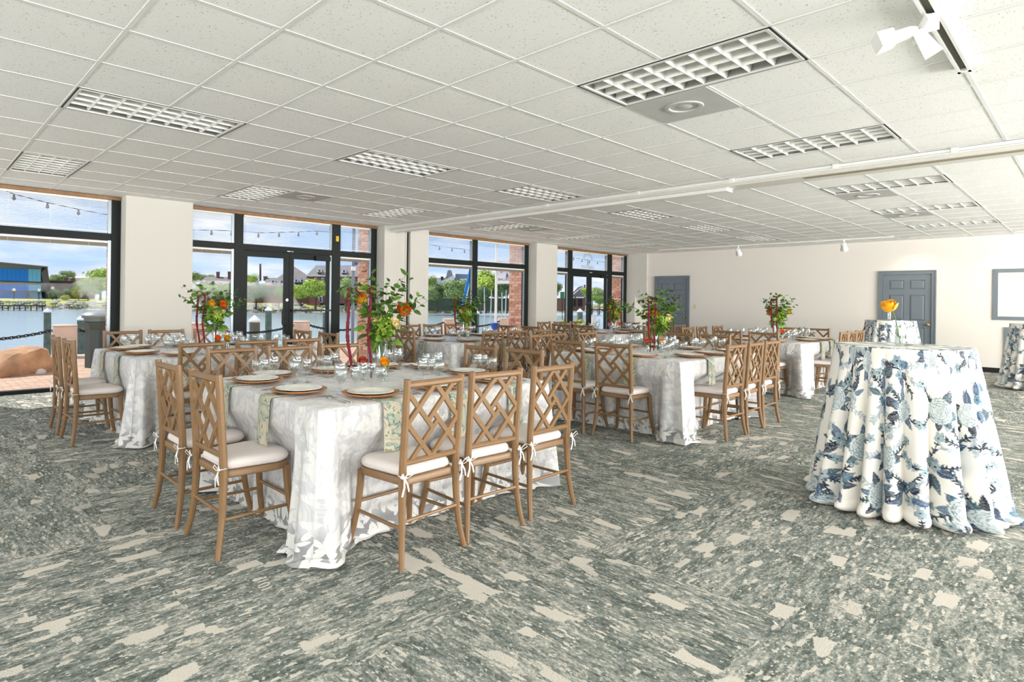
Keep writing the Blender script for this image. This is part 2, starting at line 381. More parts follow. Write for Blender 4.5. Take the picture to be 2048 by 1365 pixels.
for k, t in enumerate(tiles):
    w_, d_ = t[1] - t[0] - 2 * gap, t[3] - t[2] - 2 * gap
    if w_ < .02: continue
    if k < 300 and tile_score(t) > 0:
        key = (round(w_, 3), round(d_, 3))
        if key not in TM:
            b = MB(); b.box((0, 0, 0), (w_, d_, .016)); TM[key] = None
            o = b.obj('ceiling_tile', CEILT, ceil_top); TM[key] = o.data
        else: o = link('ceiling_tile', TM[key], ceil_top)
        o.location = ((t[0] + t[1]) / 2, (t[2] + t[3]) / 2, H + .012)
    else: rest.box(((t[0] + t[1]) / 2, (t[2] + t[3]) / 2, H + .012), (w_, d_, .016))
stuff(rest.obj('ceiling_tiles_beyond', CEILT, ceil_top))
gr = MB(); gb = .0115
for L, xa, xb in ((gx1, gx1[0], gx1[-1]), (gx2, gx2[0], gx2[-1])):
    for x in L:
        segs = [(gy[0], gy[-1])]
        for tx, ty, o in tro:
            w_, d_ = (.6096, 1.22) if o == 'y' else (1.219, .61)
            if tx + .05 < x < tx + w_ - .05:
                segs = [s for a, b in segs for s in ((a, min(b, ty)), (max(a, ty + d_), b)) if s[1] - s[0] > .02]
        for a, b in segs: gr.span((x - gb, a, H + .0002), (x + gb, b, H + .007))
    for y in gy:
        segs = [(xa, xb)]
        for tx, ty, o in tro:
            w_, d_ = (.6096, 1.22) if o == 'y' else (1.219, .61)
            if ty + .05 < y < ty + d_ - .05:
                segs = [s for a, b in segs for s in ((a, min(b, tx)), (max(a, tx + w_), b)) if s[1] - s[0] > .02]
        for a, b in segs: gr.span((a, y - gb, H + .0008), (b, y + gb, H + .006))
gr.obj('ceiling_grid', GRIDM, ceil_top)

# louvered light fittings
def troffer(x, y, o, k):
    lab = TRL[k]
    t = thing('ceiling_light', lab, 'ceiling light', (x, y, H), 0, 'louvered fluorescent ceiling lights')
    Wd, Ln = .6096, 1.219
    M = (lambda a, b, z: (a, b, z)) if o == 'y' else (lambda a, b, z: (b, a, z))
    hb = MB(); e = .012
    hb.span(M(e, e, .105), M(Wd - e, Ln - e, .115))
    for a0, a1, b0, b1 in ((e, e + .008, e, Ln - e), (Wd - e - .008, Wd - e, e, Ln - e), (e, Wd - e, e, e + .008), (e, Wd - e, Ln - e - .008, Ln - e)):
        hb.span(M(a0, b0, .0), M(a1, b1, .105))
    hb.obj('housing', BLACK if False else HOUS, t)
    rb = MB()
    for a0, a1, b0, b1 in ((.0, e, 0, Ln), (Wd - e, Wd, 0, Ln), (0, Wd, 0, e), (0, Wd, Ln - e, Ln)): rb.span(M(a0, b0, -.001), M(a1, b1, .012))
    rb.obj('shadow_gap', BLACK, t)
    fb = MB(); f = .034
    for a0, a1, b0, b1 in ((e + .004, f, e + .004, Ln - e - .004), (Wd - f, Wd - e - .004, e + .004, Ln - e - .004), (f, Wd - f, e + .004, f), (f, Wd - f, Ln - f, Ln - e - .004)): fb.span(M(a0, b0, -.004), M(a1, b1, .006))
    fb.obj('frame', LOUV, t)
    na, nb = 3, 7
    for i in range(na):
        a = f + (Wd - 2 * f) * (i + 1) / (na + 1); q = MB()
        pr = [(-.022, .075), (-.011, .03), (-.002, 0), (.002, 0), (.011, .03), (.022, .075)]
        vs = [M(a + p, bb, z) for bb in (f, Ln - f) for p, z in pr]
        q.add(vs, [(j, j + 1, 7 + j, 6 + j) for j in range(5)]); q.obj('long_louver', LOUV, t, smooth=False)
    for i in range(nb):
        bb = f + (Ln - 2 * f) * (i + 1) / (nb + 1); q = MB()
        pr = [(-.02, .07), (-.010, .028), (-.002, -.001), (.002, -.001), (.010, .028), (.02, .07)]
        vs = [M(a, bb + p, z) for a in (f, Wd - f) for p, z in pr]
        q.add(vs, [(j, j + 1, 7 + j, 6 + j) for j in range(5)]); q.obj('cross_louver', LOUV, t)
rowname = {1.19: 'room-side row', 4.849: 'middle row', 7.42: 'window-side row'}
ordn = ['first', 'second', 'third', 'fourth', 'fifth', 'sixth', 'seventh', 'eighth', 'ninth', 'tenth']
cnt = {}; TRL = []
for x, y, o in tro:
    cnt[y] = cnt.get(y, 0) + 1
    TRL.append(f'white louvered ceiling light, {ordn[cnt[y]-1]} from the viewer in the {rowname[y]}')
for k, (x, y, o) in enumerate(tro): troffer(x, y, o, k)
vl = ['grey square air diffuser beside the nearest room-side ceiling light', 'grey square air diffuser beside a light near the left windows',
      'grey square air diffuser above the second window bay area', 'grey square air diffuser just past the white ceiling track', 'grey square air diffuser by a far room-side ceiling light']
for (x, y), lab in zip(vents[:5], vl):
    t = thing('air_diffuser', lab, 'air vent', (x, y, H), 0, 'ceiling air diffusers')
    MB().span((.012, .012, -.002), (.598, .598 if y < 5 else .598, .004)).obj('panel', DIFF, t)
    MB().lathe([(.10, -.001), (.105, -.009), (.118, -.011), (.132, -.009), (.137, -.001), (.118, .001), (.10, -.001)], 32, (.305, .305, 0)).obj('ring', DIFF, t, smooth=True)
    MB().lathe([(.0, -.006), (.05, -.005), (.06, -.001), (0, .001)], 24, (.305, .305, 0)).obj('hub', DIFF, t, smooth=True)
# partition track across the ceiling
t = thing('partition_track', 'white folding partition track running across the ceiling', 'partition track', (7.1, 0, H))
MB().span((0, Y0 + .01, -.085), (.30, 9.6, .14)).obj('beam', PILLAR, t)
MB().span((-.012, Y0 + .01, -.034), (0, 9.55, -.004)).span((-.02, Y0 + .01, -.05), (0, 9.55, -.04)).obj('molding', WHITEP, t)
MB().span((-.004, Y0 + .01, -.003), (0, 9.55, .004)).obj('gap', BLACK, t)
MB().span((.03, 3.0, -.125), (.20, 9.55, -.085)).obj('cover_panel', WHITEP, t)
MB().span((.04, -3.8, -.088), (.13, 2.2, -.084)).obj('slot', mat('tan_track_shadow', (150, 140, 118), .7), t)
for y in (.9, 1.85, 2.9, 4.1, 5.6, 7.3): MB().span((-.03, y, -.04), (0, y + .05, .0)).obj('bracket', WHITEP, t)
# track lights
def track_head(p, aim, parent, s=1.0):
    h = MB(); a = Vector(aim).normalized(); p = Vector(p)
    h.tube([p, p + Vector((0, 0, -.07 * s))], .012 * s, 8)
    c = p + Vector((0, 0, -.09 * s))
    h.tube([c - a * .055 * s, c - a * .05 * s, c + a * .02 * s, c + a * .075 * s], [.028 * s, .036 * s, .038 * s, .052 * s], 14)
    return h.obj('lamp_head', WHITEP, parent, smooth=True)
t = thing('track_light', 'white ceiling track light at top right with angled lamp heads', 'track light', (0, 0, 0))
MB().span((2.9, .545, H - .03), (4.76, .56, H - .002)).span((2.9, .595, H - .03), (4.76, .61, H - .002)).span((4.72, .545, H - .03), (4.76, .61, H - .002)).obj('rail', WHITEP, t)
MB().span((2.9, .56, H - .012), (4.72, .595, H - .002)).obj('slot', mat('olive_track_slot', (70, 68, 48), .6), t)
ph = at(1862, 12, 3.16)
hb = MB(); c = Vector((3.70, .575, H - .03))
hb.box(c + Vector((0, 0, -.035)), (.05, .05, .07)); hb.obj('mount', WHITEP, t)
hb = MB(); R3 = Matrix.Rotation(math.radians(38), 3, 'Z') @ Matrix.Rotation(math.radians(35), 3, 'Y')
hb.box(c + Vector((-.035, .03, -.075)), (.14, .03, .05), R3); hb.obj('lamp_arm', WHITEP, t)
hb = MB(); d = (Vector((-.5, .75, -.25))).normalized(); b0 = c + Vector((-.05, .05, -.075))
hb.tube([b0, b0 + d * .03, b0 + d * .10, b0 + d * .105, b0 + d * .18], [.022, .032, .032, .052, .058], 4, ph=PI / 4); hb.obj('lamp_head', WHITEP, t)
hb = MB(); d = (Vector((.55, -.45, -.9))).normalized(); hb.tube([b0, b0 + d * .05, b0 + d * .14], [.03, .04, .055], 4, ph=PI / 4); hb.obj('lamp_head', WHITEP, t)
t = thing('track_light', 'thin white ceiling track with two small lamp heads before the back wall', 'track light', (0, 0, 0))
MB().span((15.2, 2.95, H - .025), (15.24, 8.2, H - .002)).obj('rail', WHITEP, t)
for y in (6.1, 3.85): track_head((15.22, y, H - .02), (.75, .1, -.6), t, 1.5)
for i, (x, y) in enumerate([(15.75, 7.9), (15.75, 5.9), (15.75, 4.6), (15.75, 2.75), (15.75, 1.12)]):
    t = thing('recessed_light', f'small round recessed ceiling light by the back wall, {ordn[i]} from the left', 'recessed light', (x, y, H), 0, 'recessed lights along the back wall')
    MB().lathe([(.055, .03), (.06, -.001), (.085, -.006), (.088, .0)], 20).obj('ring', WHITEP, t, smooth=True)
    MB().lathe([(0, .02), (.055, .022)], 16).obj('lens', mat('warm_lamp_lens', (255, 228, 190), .5, emit=1.6 if i > 2 else .4), t)
    if i > 2:
        l = bpy.data.lights.new('recessed_lamp', 'SPOT'); l.energy = 22; l.color = (1, .80, .58); l.spot_size = 2.3; l.spot_blend = .8; l.shadow_soft_size = .05
        o = bpy.data.objects.new('recessed_lamp', l); COL.objects.link(o); o.location = (x + .1, y, H - .02)
MB_s = MB().lathe([(.004, 0), (.004, -.03), (.018, -.034), (.018, -.038), (0, -.04)], 12)
tag(MB_s.obj('sprinkler_head', STEEL, loc=(14.9, 4.9, H)), 'small sprinkler head under the ceiling near the back track', 'sprinkler')

# ------------------------------------------------------------------ window bays
def blind(t, x0, x1, z0, z1, lowered, lean=0):
    """venetian blind just inside the pane"""
    y = WY - .035
    p = thing_part('blind', t)
    hb = MB().span((x0, y - .018, z1 - .028), (x1, y + .018, z1)); hb.obj('head_rail', WHITEP, p)
    s = MB()
    if lowered:
        z = z1 - .04
        while z > z0 + .015:
            s.add([(x0, y - .0115, z - .0045), (x1, y - .0115, z - .0045), (x1, y, z + .0025), (x0, y, z + .0025), (x0, y + .0115, z + .0045), (x1, y + .0115, z + .0045)], [(0, 1, 2, 3), (3, 2, 5, 4)]); z -= .0205
        stuff(s.obj('blind_slats', BLINDM, p))
        s = MB().span((x0, y - .011, z0), (x1, y + .011, z0 + .012)); s.obj('bottom_rail', WHITEP, p)
    else:
        for k in range(10): s.span((x0, y - .012, z1 - .03 - .005 * (k + 1)), (x1, y + .012, z1 - .0275 - .005 * k - .001))
        stuff(s.obj('blind_slats', mat('taupe_blind_stack', (150, 140, 122), .6), p))
    s = MB()
    n = max(2, int((x1 - x0) / .45))
    for i in range(n):
        xx = x0 + (x1 - x0) * (i + .5) / n; s.span((xx - .0012, y - .014, z0 if lowered else z1 - .085), (xx + .0012, y - .0128, z1))
    s.obj('ladder_cord', WHITEP, p)
BLINDM = mat('white_blind_slat', (226, 230, 236), .5)
def thing_part(name, parent):
    o = bpy.data.objects.new(name, None); COL.objects.link(o); o.parent = parent; return o
FY0, FY1 = WY - .06, WY + .06
def bay(n, x0, x1, mull, door, lab, blinds=True):
    """glazed bay x0..x1; mull = mullion spans; door = span of the double doors or None"""
    t = bpy.data.objects.new(f'window_{n}', None); COL.objects.link(t); t['kind'] = 'structure'; t['label'] = lab
    fr = MB()
    ed = .07
    fr.span((x0, FY0, 0), (x0 + ed, FY1, H)); fr.span((x1 - ed * 1.7, FY0, 0), (x1, FY1, H))
    fr.span((x0 + .001, FY0 + .004, 2.145), (x1 - .001, FY1 - .004, 2.245)); fr.span((x0 + .001, FY0 + .004, 2.735), (x1 - .001, FY1 - .004, H - .001))
    inner = [x0 + ed]
    for a, b in mull:
        fr.span((a, FY0, 0), (b, FY1, H)); inner += [a, b]
    inner.append(x1 - ed * 1.7)
    bays = [(inner[i], inner[i + 1]) for i in range(0, len(inner), 2)]
    for a, b in bays:
        if door and abs(a - door[0]) < .02: continue
        fr.span((a, FY0, 0), (b, FY1, .05))
    fr.obj('frame', BLACKF, t)
    al = MB()
    for a, b in bays:
        al.span((b - .045, FY0 + .02, .05), (b, FY0 + .045, 2.145)); al.span((b - .045, FY0 + .02, 2.245), (b, FY0 + .045, 2.735))
    al.obj('glazing_bead', ALU, t)
    MB().span((x0, FY0 - .03, 2.735), (x1, FY0 - .002, H - .004)).obj('head_trim', WOODTRIM, t)
    for a, b in bays:
        MB().span((a, WY + .0, 2.245), (b, WY + .006, 2.735)).obj('pane', PANE, t)
        if blinds: blind(t, a + .01, b - .05, 2.262, 2.733, True)
        if not (door and abs(a - door[0]) < .02):
            MB().span((a, WY + .0, .05), (b, WY + .006, 2.145)).obj('pane', PANE, t)
            blind(t, a + .01, b - .05, 0, 2.135, False)
    return t
W1 = bay(1, -1.3, 2.39, [(.2, .33)], None, 'large left window bay with the river beyond')
W2 = bay(2, 3.33, 6.99, [(4.105, 4.25), (5.98, 6.15)], (4.25, 5.98), 'window bay with black glazed double doors')
W3 = bay(3, 8.13, 11.66, [(9.70, 9.84)], None, 'third window bay with two tall panes')
W4 = bay(4, 12.5, 16.27, [(13.34, 13.51), (15.26, 15.46)], (13.51, 15.26), 'far window bay with black glazed double doors', True)
def glass_doors(n, x0, x1, lab):
    t = bpy.data.objects.new(f'door_{n}', None); COL.objects.link(t); t['kind'] = 'structure'; t['label'] = lab
    xm = (x0 + x1) / 2; y0, y1 = WY - .03, WY + .03
    for k, (a, b) in enumerate(((x0 + .005, xm - .003), (xm + .003, x1 - .005))):
        lf = thing_part('door_leaf', t)
        f = MB(); s = .085
        f.span((a, y0, .01), (a + s, y1, 2.14)); f.span((b - s, y0, .01), (b, y1, 2.14)); f.span((a + s, y0, .01), (b - s, y1, .20)); f.span((a + s, y0, 2.04), (b - s, y1, 2.14))
        f.obj('stile_frame', BLACKF, lf)
        MB().span((a + s, WY - .003, .2), (b - s, WY + .003, 2.04)).obj('pane', PANE, lf)
        if k == 0:
            h = MB(); hx = b - s - .055
            h.tube([(hx + .085, y0, 1.13), (hx + .03, y0 - .05, 1.13), (hx, y0 - .055, 1.12), (hx - .012, y0 - .055, 1.09), (hx - .012, y0 - .055, .89), (hx, y0 - .055, .86), (hx + .03, y0 - .05, .85), (hx + .085, y0, .85)], .011, 8)
            h.obj('pull_handle', BLACK, lf, smooth=True)
            h = MB(); h.tube([(b - .04, y0, 1.3), (b - .04, y0 - .012, 1.3)], .022, 14); h.obj('lock_cylinder', STEEL, lf, smooth=True)
        else:
            h = MB(); h.bar((a + .03, y0 - .045, 1.115), (b - .02, y0 - .045, 1.115), .03, .03, (0, 0, 1)); h.span((a + .03, y0 - .05, 1.1), (a + .06, y0, 1.13)); h.span((b - .05, y0 - .05, 1.1), (b - .02, y0, 1.13))
            h.obj('push_bar', BLACK, lf)
            h = MB(); h.span((b - .36, y0 - .06, 2.03), (b - .05, y0, 2.115)); h.obj('door_closer', BLACKF, lf)
    MB().span((xm - .06, FY0 - .006, 2.16), (xm, FY0, 2.175)).span((xm + .02, FY0 - .006, 2.155), (xm + .028, FY0, 2.178)).span((xm + .045, FY0 - .006, 2.155), (xm + .053, FY0, 2.178)).obj('latch_plate', WHITEP, t)
glass_doors(1, 4.25, 5.98, 'black framed glazed double doors to the quay')
glass_doors(2, 13.51, 15.26, 'far black framed glazed double doors')

MB().span((6.05, FY0 - .004, 2.42), (6.11, FY0, 2.52)).obj('yellow_tag', mat('yellow_sticker', (226, 186, 40), .6), W2)
# lettering
def text_mesh(ch, size, extr=.0015):
    c = bpy.data.curves.new('lettering', 'FONT'); c.body = ch; c.size = size; c.extrude = extr; c.align_x = 'CENTER'; c.resolution_u = 3
    o = bpy.data.objects.new('lettering', c); COL.objects.link(o); dg = bpy.context.evaluated_depsgraph_get()
    me = bpy.data.meshes.new_from_object(o.evaluated_get(dg)); vs = [v.co.copy() for v in me.vertices]; fs = [tuple(p.vertices) for p in me.polygons]
    bpy.data.objects.remove(o); bpy.data.meshes.remove(me); bpy.data.curves.remove(c); return vs, fs
def sign(M, mats, parent, R, size, word_top='DOCKSIDE', word_bot='BALLROOM'):
    """arched word, a little sailing boat, straight word; M maps the sign plane (u right, v up) to the world"""
    b = MB(); n = len(word_top); spread = math.radians(118)
    for i, ch in enumerate(word_top):
        a = spread / 2 - spread * i / (n - 1); vs, fs = text_mesh(ch, size)
        ca, sa = math.cos(a), math.sin(a)
        b.add([M @ Vector((v.x * ca - v.y * sa - R * sa, v.x * sa + v.y * ca + R * ca, v.z)) for v in vs], fs)
    b.obj('arched_lettering', mats[0], parent)
    b = MB(); vs, fs = text_mesh(word_bot, size * 1.12); b.add([M @ Vector((v.x, v.y - R * .95, v.z)) for v in vs], fs); b.obj('straight_lettering', mats[0], parent)
    b = MB(); k = R
    for poly in ([(-.02, .55), (-.02, -.28), (-.26, -.28)], [(.03, .45), (.03, -.28), (.24, -.24)], [(-.30, -.34), (.28, -.34), (.20, -.48), (-.22, -.48)]):
        m = len(poly); b.add([M @ Vector((x * k, y * k, z)) for z in (-.002, .002) for x, y in poly], [tuple(range(m))[::-1], tuple(range(m, 2 * m))] + [(i, (i + 1) % m, m + (i + 1) % m, m + i) for i in range(m)])
    b.obj('sailing_boat_emblem', mats[1], parent)
# decal on the outside of the far transom, seen mirrored from inside
Mx = Matrix(((-1, 0, 0, 14.33), (0, 0, 1, WY + .012), (0, 1, 0, 2.47), (0, 0, 0, 1)))
dk = mat('frosted_grey_lettering', (120, 128, 128), .7)
t4 = thing_part('window_lettering', W4)
for ch_args in (0,):
    sign(Mx, (dk, mat('olive_boat_decal', (128, 140, 112), .7)), t4, .19, .105)
# ------------------------------------------------------------------ outside: quay
QY = 15.55
PAVE = mat('pinkish_paver', (196, 164, 142), .9, bump=.3, bscale=70, var=.14, vscale=3)
PAVE2 = mat('tan_paver', (206, 178, 154), .9, bump=.3, bscale=70, var=.14, vscale=3)
q_ = struct(MB().span((-12, WY + .02, -.6), (40, QY, -.03)).obj('quay', mat('pale_concrete', (190, 178, 164), .9, var=.1, vscale=2)), 'paved quay terrace along the water')
struct(MB().span((-12, QY - .02, -3), (40, QY + .25, -.005)).obj('quay_edge', mat('pale_concrete', (190, 178, 164), .9)))
pv = []
pl, pw = .21, .105
for j in range(int((QY - .03 - WY - .12) / pw)):
    for i in range(-12, 90):
        x = i * pl + (.5 * pl if j % 2 else 0) - 1.0; pv.append((x, WY + .13 + pw * (j + .5)))
def pv_score(p):
    u = pix((p[0], p[1], 0)); return 1 / max(u[2], .1) if (0 < u[0] < 232 and u[1] < 800) else 0
pv.sort(key=pv_score, reverse=True)
rest = MB(); pm = None
for k, (x, y) in enumerate(pv):
    if k < 300 and pv_score((x, y)) > 0:
        if pm is None: pm = MB().box((0, 0, -.015), (pl - .008, pw - .008, .03)); o = pm.obj('paver', PAVE, q_); pm = o.data; o2 = MB().box((0, 0, -.015), (pl - .008, pw - .008, .03)).obj('paver', PAVE2, q_); pm2 = o2.data; o2.location = (x, y, -40); bpy.data.objects.remove(o2)
        else: o = link('paver', pm if rnd.random() < .6 else pm2, q_)
        o.location = (x, y, rnd.uniform(-.002, .001))
    elif x < 17: rest.box((x, y, -.015), (pl - .008, pw - .008, .03))
stuff(rest.obj('pavers_beyond', PAVE, q_))

# brick piers outside the right-hand end of each bay
def pier(x0, yf, yb, lab):
    t = thing('brick_pier', lab, 'brick pier', (x0, yf, 0), 0)
    w_ = .45 if x0 < 16 else .10; MB().span((.012, .012, 0), (w_, yb - yf - .012, H + .12)).obj('mortar_core', MORTAR, t)
    ch, bl = .0735, .215; n = int((H + .11) / ch); L = yb - yf
    ms = [MB().span((0, 0, 0), (.1, bl - .011, ch - .011)).obj('brick', m, t) for m in BRICKS]
    mh = [MB().span((0, 0, 0), (.1, bl / 2 - .011, ch - .011)).obj('brick', m, t) for m in BRICKS]
    first = True
    for j in range(n):
        y = 0 if j % 2 == 0 else -bl / 2; 
        while y < L - .02:
            full = y >= 0 and y + bl <= L + .02
            k = rnd.randrange(3); src = (ms if full else mh)[k]
            o = link('brick', src.data, t); o.location = (rnd.uniform(-.003, .002), max(y, 0), j * ch + .01)
            y += bl
    for o in ms + mh: bpy.data.objects.remove(o)
for x0, lab in ((2.335, 'sunlit red brick pier outside the large left window'), (6.925, 'sunlit red brick pier outside the right sidelight of the near doors'),
                (11.575, 'sunlit red brick pier outside the third window bay'), (16.235, 'sunlit red brick pier outside the far glass doors')):
    pier(x0, WY + .09, WY + .09 + .43, lab)

CONC = mat('pink_concrete', (216, 190, 170), .85, bump=.2, bscale=60, var=.06, vscale=6)
pwhere = ['beside two mooring piles at far left', 'beyond the left edge of the near doors', 'behind the right leaf of the near glass doors', 'hidden behind the partition pillar', 'beyond the left pane of the third bay', 'beyond the flagpole in the third bay']
pxs = [2.65, 5.42, 8.32, 11.1, 13.95, 16.75]
for k, x in enumerate(pxs):
    if k == 3: continue
    t = thing('concrete_bollard', f'round pink concrete bollard on the quay, {pwhere[k]}', 'bollard', (x, 15.25, 0), 0, 'concrete bollards along the quay')
    MB().lathe([(.225, -.03), (.228, .02), (.228, .40), (.222, .405), (.222, .415), (.228, .42), (.228, .655), (.215, .67)], 28).obj('drum', CONC, t, smooth=True)
    MB().lathe([(.215, .67), (.233, .672), (.236, .685), (.22, .70), (0, .705)], 28).obj('cap', CONC, t, smooth=True)
CHN = mat('dark_chain', (52, 48, 46), .5, metal=.7)
lm = None
for k in range(-1, 5):
    xa = pxs[k] + .23 if k >= 0 else -.2; xb = pxs[k + 1] - .23
    if k == 4: xb = 16.5
    cl_ = ['swinging left of the first bollard', 'between the first and second bollards', 'seen through the near glass doors', 'right of the near doors past the pillar', 'left of the third bay bollard', 'between the two bollards of the third bay'][k + 1]
    t = thing('mooring_chain', f'dark iron chain slung between quay bollards, {cl_}', 'chain', (0, 0, 0), 0, 'chains between the bollards')
    n = int((xb - xa) / .062)
    for i in range(n):
        u = (i + .5) / n; x = xa + (xb - xa) * u; z = .58 - .17 * (1 - (2 * u - 1) ** 2); sl = math.atan2(-.17 * -2 * (2 * u - 1) * 2 * 1.0, (xb - xa)) * -1
        if lm is None:
            b = MB(); pts = [Vector((.050 * c_, .0, .030 * s_)) for c_, s_ in [(math.cos(a), math.sin(a)) for a in [2 * PI * j / 10 for j in range(11)]]]
            b.tube(pts, .0115, 5, cap=False); o = b.obj('link', CHN, t, smooth=True); lm = o.data
        else: o = link('link', lm, t)
        o.location = (x, 15.25, z); o.rotation_euler = (PI / 2 * (i % 2) + .5, -math.atan2(.17 * 4 * (2 * u - 1) , (xb - xa)), 0)
WETW = mat('weathered_green_timber', (104, 112, 98), .9, bump=.6, bscale=20, var=.3, vscale=5)
CAPW = mat('white_pile_cap', (240, 240, 240), .5)
def pile(px, ytop, wpx, lab, r=.14):
    d = 2 * r * FPX / wpx; p = at(px, ytop, d)
    t = thing('mooring_pile', lab, 'piling', (p.x, p.y, 0), 0, 'mooring piles in the river')
    zc = p.z - .15
    MB().tube([(0, 0, -2.2), (.01, 0, -.5), (0, 0, zc)], r, 14).obj('post', WETW, t, smooth=True)
    MB().lathe([(r * 1.12, zc - .05), (r * 1.15, zc), (r * .5, zc + .09), (0, zc + .15)], 16).obj('cap', CAPW, t, smooth=True, ang=30)
pile(95, 616, 13, 'tall mooring pile with white cone cap left of the first bollard')
pile(162, 631, 14, 'shorter mooring pile with white cone cap right of the first bollard')
pile(509.5, 630, 20.5, 'thick near mooring pile with white cap through the left door leaf')
pile(537, 613, 12.7, 'slim taller mooring pile with white cap through the left door leaf')
pile(651.5, 616.5, 12, 'mooring pile with white cap at right edge of the right door leaf')
pile(953, 620, 11, 'mooring pile with white cap beside the third bay mullion')
pile(1160, 617, 11, 'mooring pile with white cap through the far glass doors')
# boulders
def rock(name, lab, c, s, seed, m):
    b = bmesh.new(); bmesh.ops.create_icosphere(b, subdivisions=4, radius=1); r_ = random.Random(seed)
    planes = [(Vector((r_.uniform(-1, 1), r_.uniform(-1, 1), r_.uniform(-.3, 1))).normalized(), r_.uniform(.55, .85)) for _ in range(16)]
    for v in b.verts:
        p = v.co.copy()
        for n_, h_ in planes:
            e = p.dot(n_) - h_ * .92
            if e > 0: p -= n_ * e * .92
        from mathutils import noise
        p += p.normalized() * (noise.fractal(p * 2.6 + Vector((seed, 0, 0)), .9, 2, 4) * .07)
        p.z = max(p.z, -.55); v.co = Vector((p.x * s[0], p.y * s[1], (p.z + .45) * s[2]))
    me = bpy.data.meshes.new(name); b.to_mesh(me); b.free(); me.materials.append(m); me.shade_smooth(); me.set_sharp_from_angle(angle=.5)
    return tag(link(name, me, None, c, .3), lab, 'rock')
ROCKM = mat('rust_brown_stone', (192, 150, 116), .9, bump=1.0, bscale=7, var=.4, vscale=3)
rock('boulder', 'large rust brown boulder on the paving outside the left window', (1.30, 12.45, 0), (.80, .55, .40), 12, ROCKM)
rock('boulder', 'pale boulder on the quay outside the right sidelight of near doors', (7.0, 12.6, 0), (.62, .5, .42), 5, mat('pale_stone', (214, 200, 186), .9, bump=.6, bscale=12, var=.12, vscale=3))
rock('pebble', 'small white stone beside the large boulder', (1.78, 12.25, 0), (.10, .08, .07), 8, mat('white_stone', (226, 220, 212), .8))
# litter bin
p = Vector((2.72, 12.75, 0))
t = thing('litter_bin', 'dark green litter bin with domed lid outside the left window', 'litter bin', p)
BIN = mat('dark_green_metal', (66, 76, 74), .4, var=.1)
MB().lathe([(.19, -.02), (.19, .70), (.25, .82), (.25, .84), (.2, .845)], 8).obj('body', BIN, t)
MB().lathe([(.20, .845), (.215, .86), (.215, .92), (.25, .925), (.25, .955)], 8).obj('opening_band', mat('green_grey_metal', (112, 124, 118), .4), t)
MB().lathe([(.26, .955), (.265, .97), (.24, 1.0), (.15, 1.035), (0, 1.05)], 20).obj('lid', mat('grey_lid', (150, 154, 152), .4), t, smooth=True)
# blue bin, lamp post with blue sign
p = at(990, 696, 17); t = thing('recycling_bin', 'small blue recycling bin by the flagpole foot', 'litter bin', (p.x, p.y, 0))
MB().lathe([(.11, -.02), (.13, .62), (.14, .66), (.12, .67)], 12).obj('body', mat('royal_blue_plastic', (40, 84, 180), .5), t, smooth=True)
MB().lathe([(.135, .67), (.13, .70), (0, .72)], 12).obj('lid', mat('royal_blue_plastic', (40, 84, 180), .5), t, smooth=True)
p = at(706, 600, 17); t = thing('sign_post', 'grey steel post with a small blue sign outside the near doors', 'sign post', (p.x, p.y, 0))
MB().tube([(0, 0, -.03), (0, 0, 3.6)], .045, 10).obj('pole', mat('grey_steel_post', (120, 130, 140), .5), t, smooth=True)
MB().span((.05, -.02, 2.30), (.28, .02, 2.48)).obj('sign_plate', mat('royal_blue_sign', (44, 98, 200), .5), t)
MB().lathe([(.06, 2.14), (.07, 2.2), (.06, 2.26)], 10).obj('collar', WHITEP, t, smooth=True)
# flagpole banner
d = 19.0; p = at(992, 600, d)
t = thing('banner_pole', 'white pole with a white banner showing a blue sailing boat', 'banner', (p.x, p.y, 0))
MB().tube([(0, 0, -.03), (0, 0, 4.4)], .042, 12).obj('pole', WHITEP, t, smooth=True)
zb = at(1000, 568, d).z; zt = zb + .72
Mb = Matrix(((rt.x, 0, fw.x, 0), (rt.y, 0, fw.y, 0), (0, 1, 0, 0), (0, 0, 0, 1)))
def onb(a, b_, c_): return Mb @ Vector((a, b_, c_))
b = MB(); b.add([onb(x, z, y) for y in (-.004, .004) for x, z in ((.04, zb), (.66, zb), (.66, zt), (.04, zt))], [(3, 2, 1, 0), (4, 5, 6, 7), (0, 1, 5, 4), (1, 2, 6, 5), (2, 3, 7, 6), (3, 0, 4, 7)])
b.obj('banner', mat('white_banner_cloth', (244, 244, 246), .7), t)
Ms = Matrix.Translation(onb(.345, zb + .275, -.008)) @ Mb
sign(Ms, (mat('navy_lettering', (44, 52, 84), .6), mat('royal_blue_emblem', (34, 66, 160), .5)), t, .18, .098)
b = MB()
for z in (zb, zt): b.bar(onb(0, z, 0), onb(.66, z, 0), .02, .02, (0, 0, 1))
b.obj('banner_arm', STEEL, t)
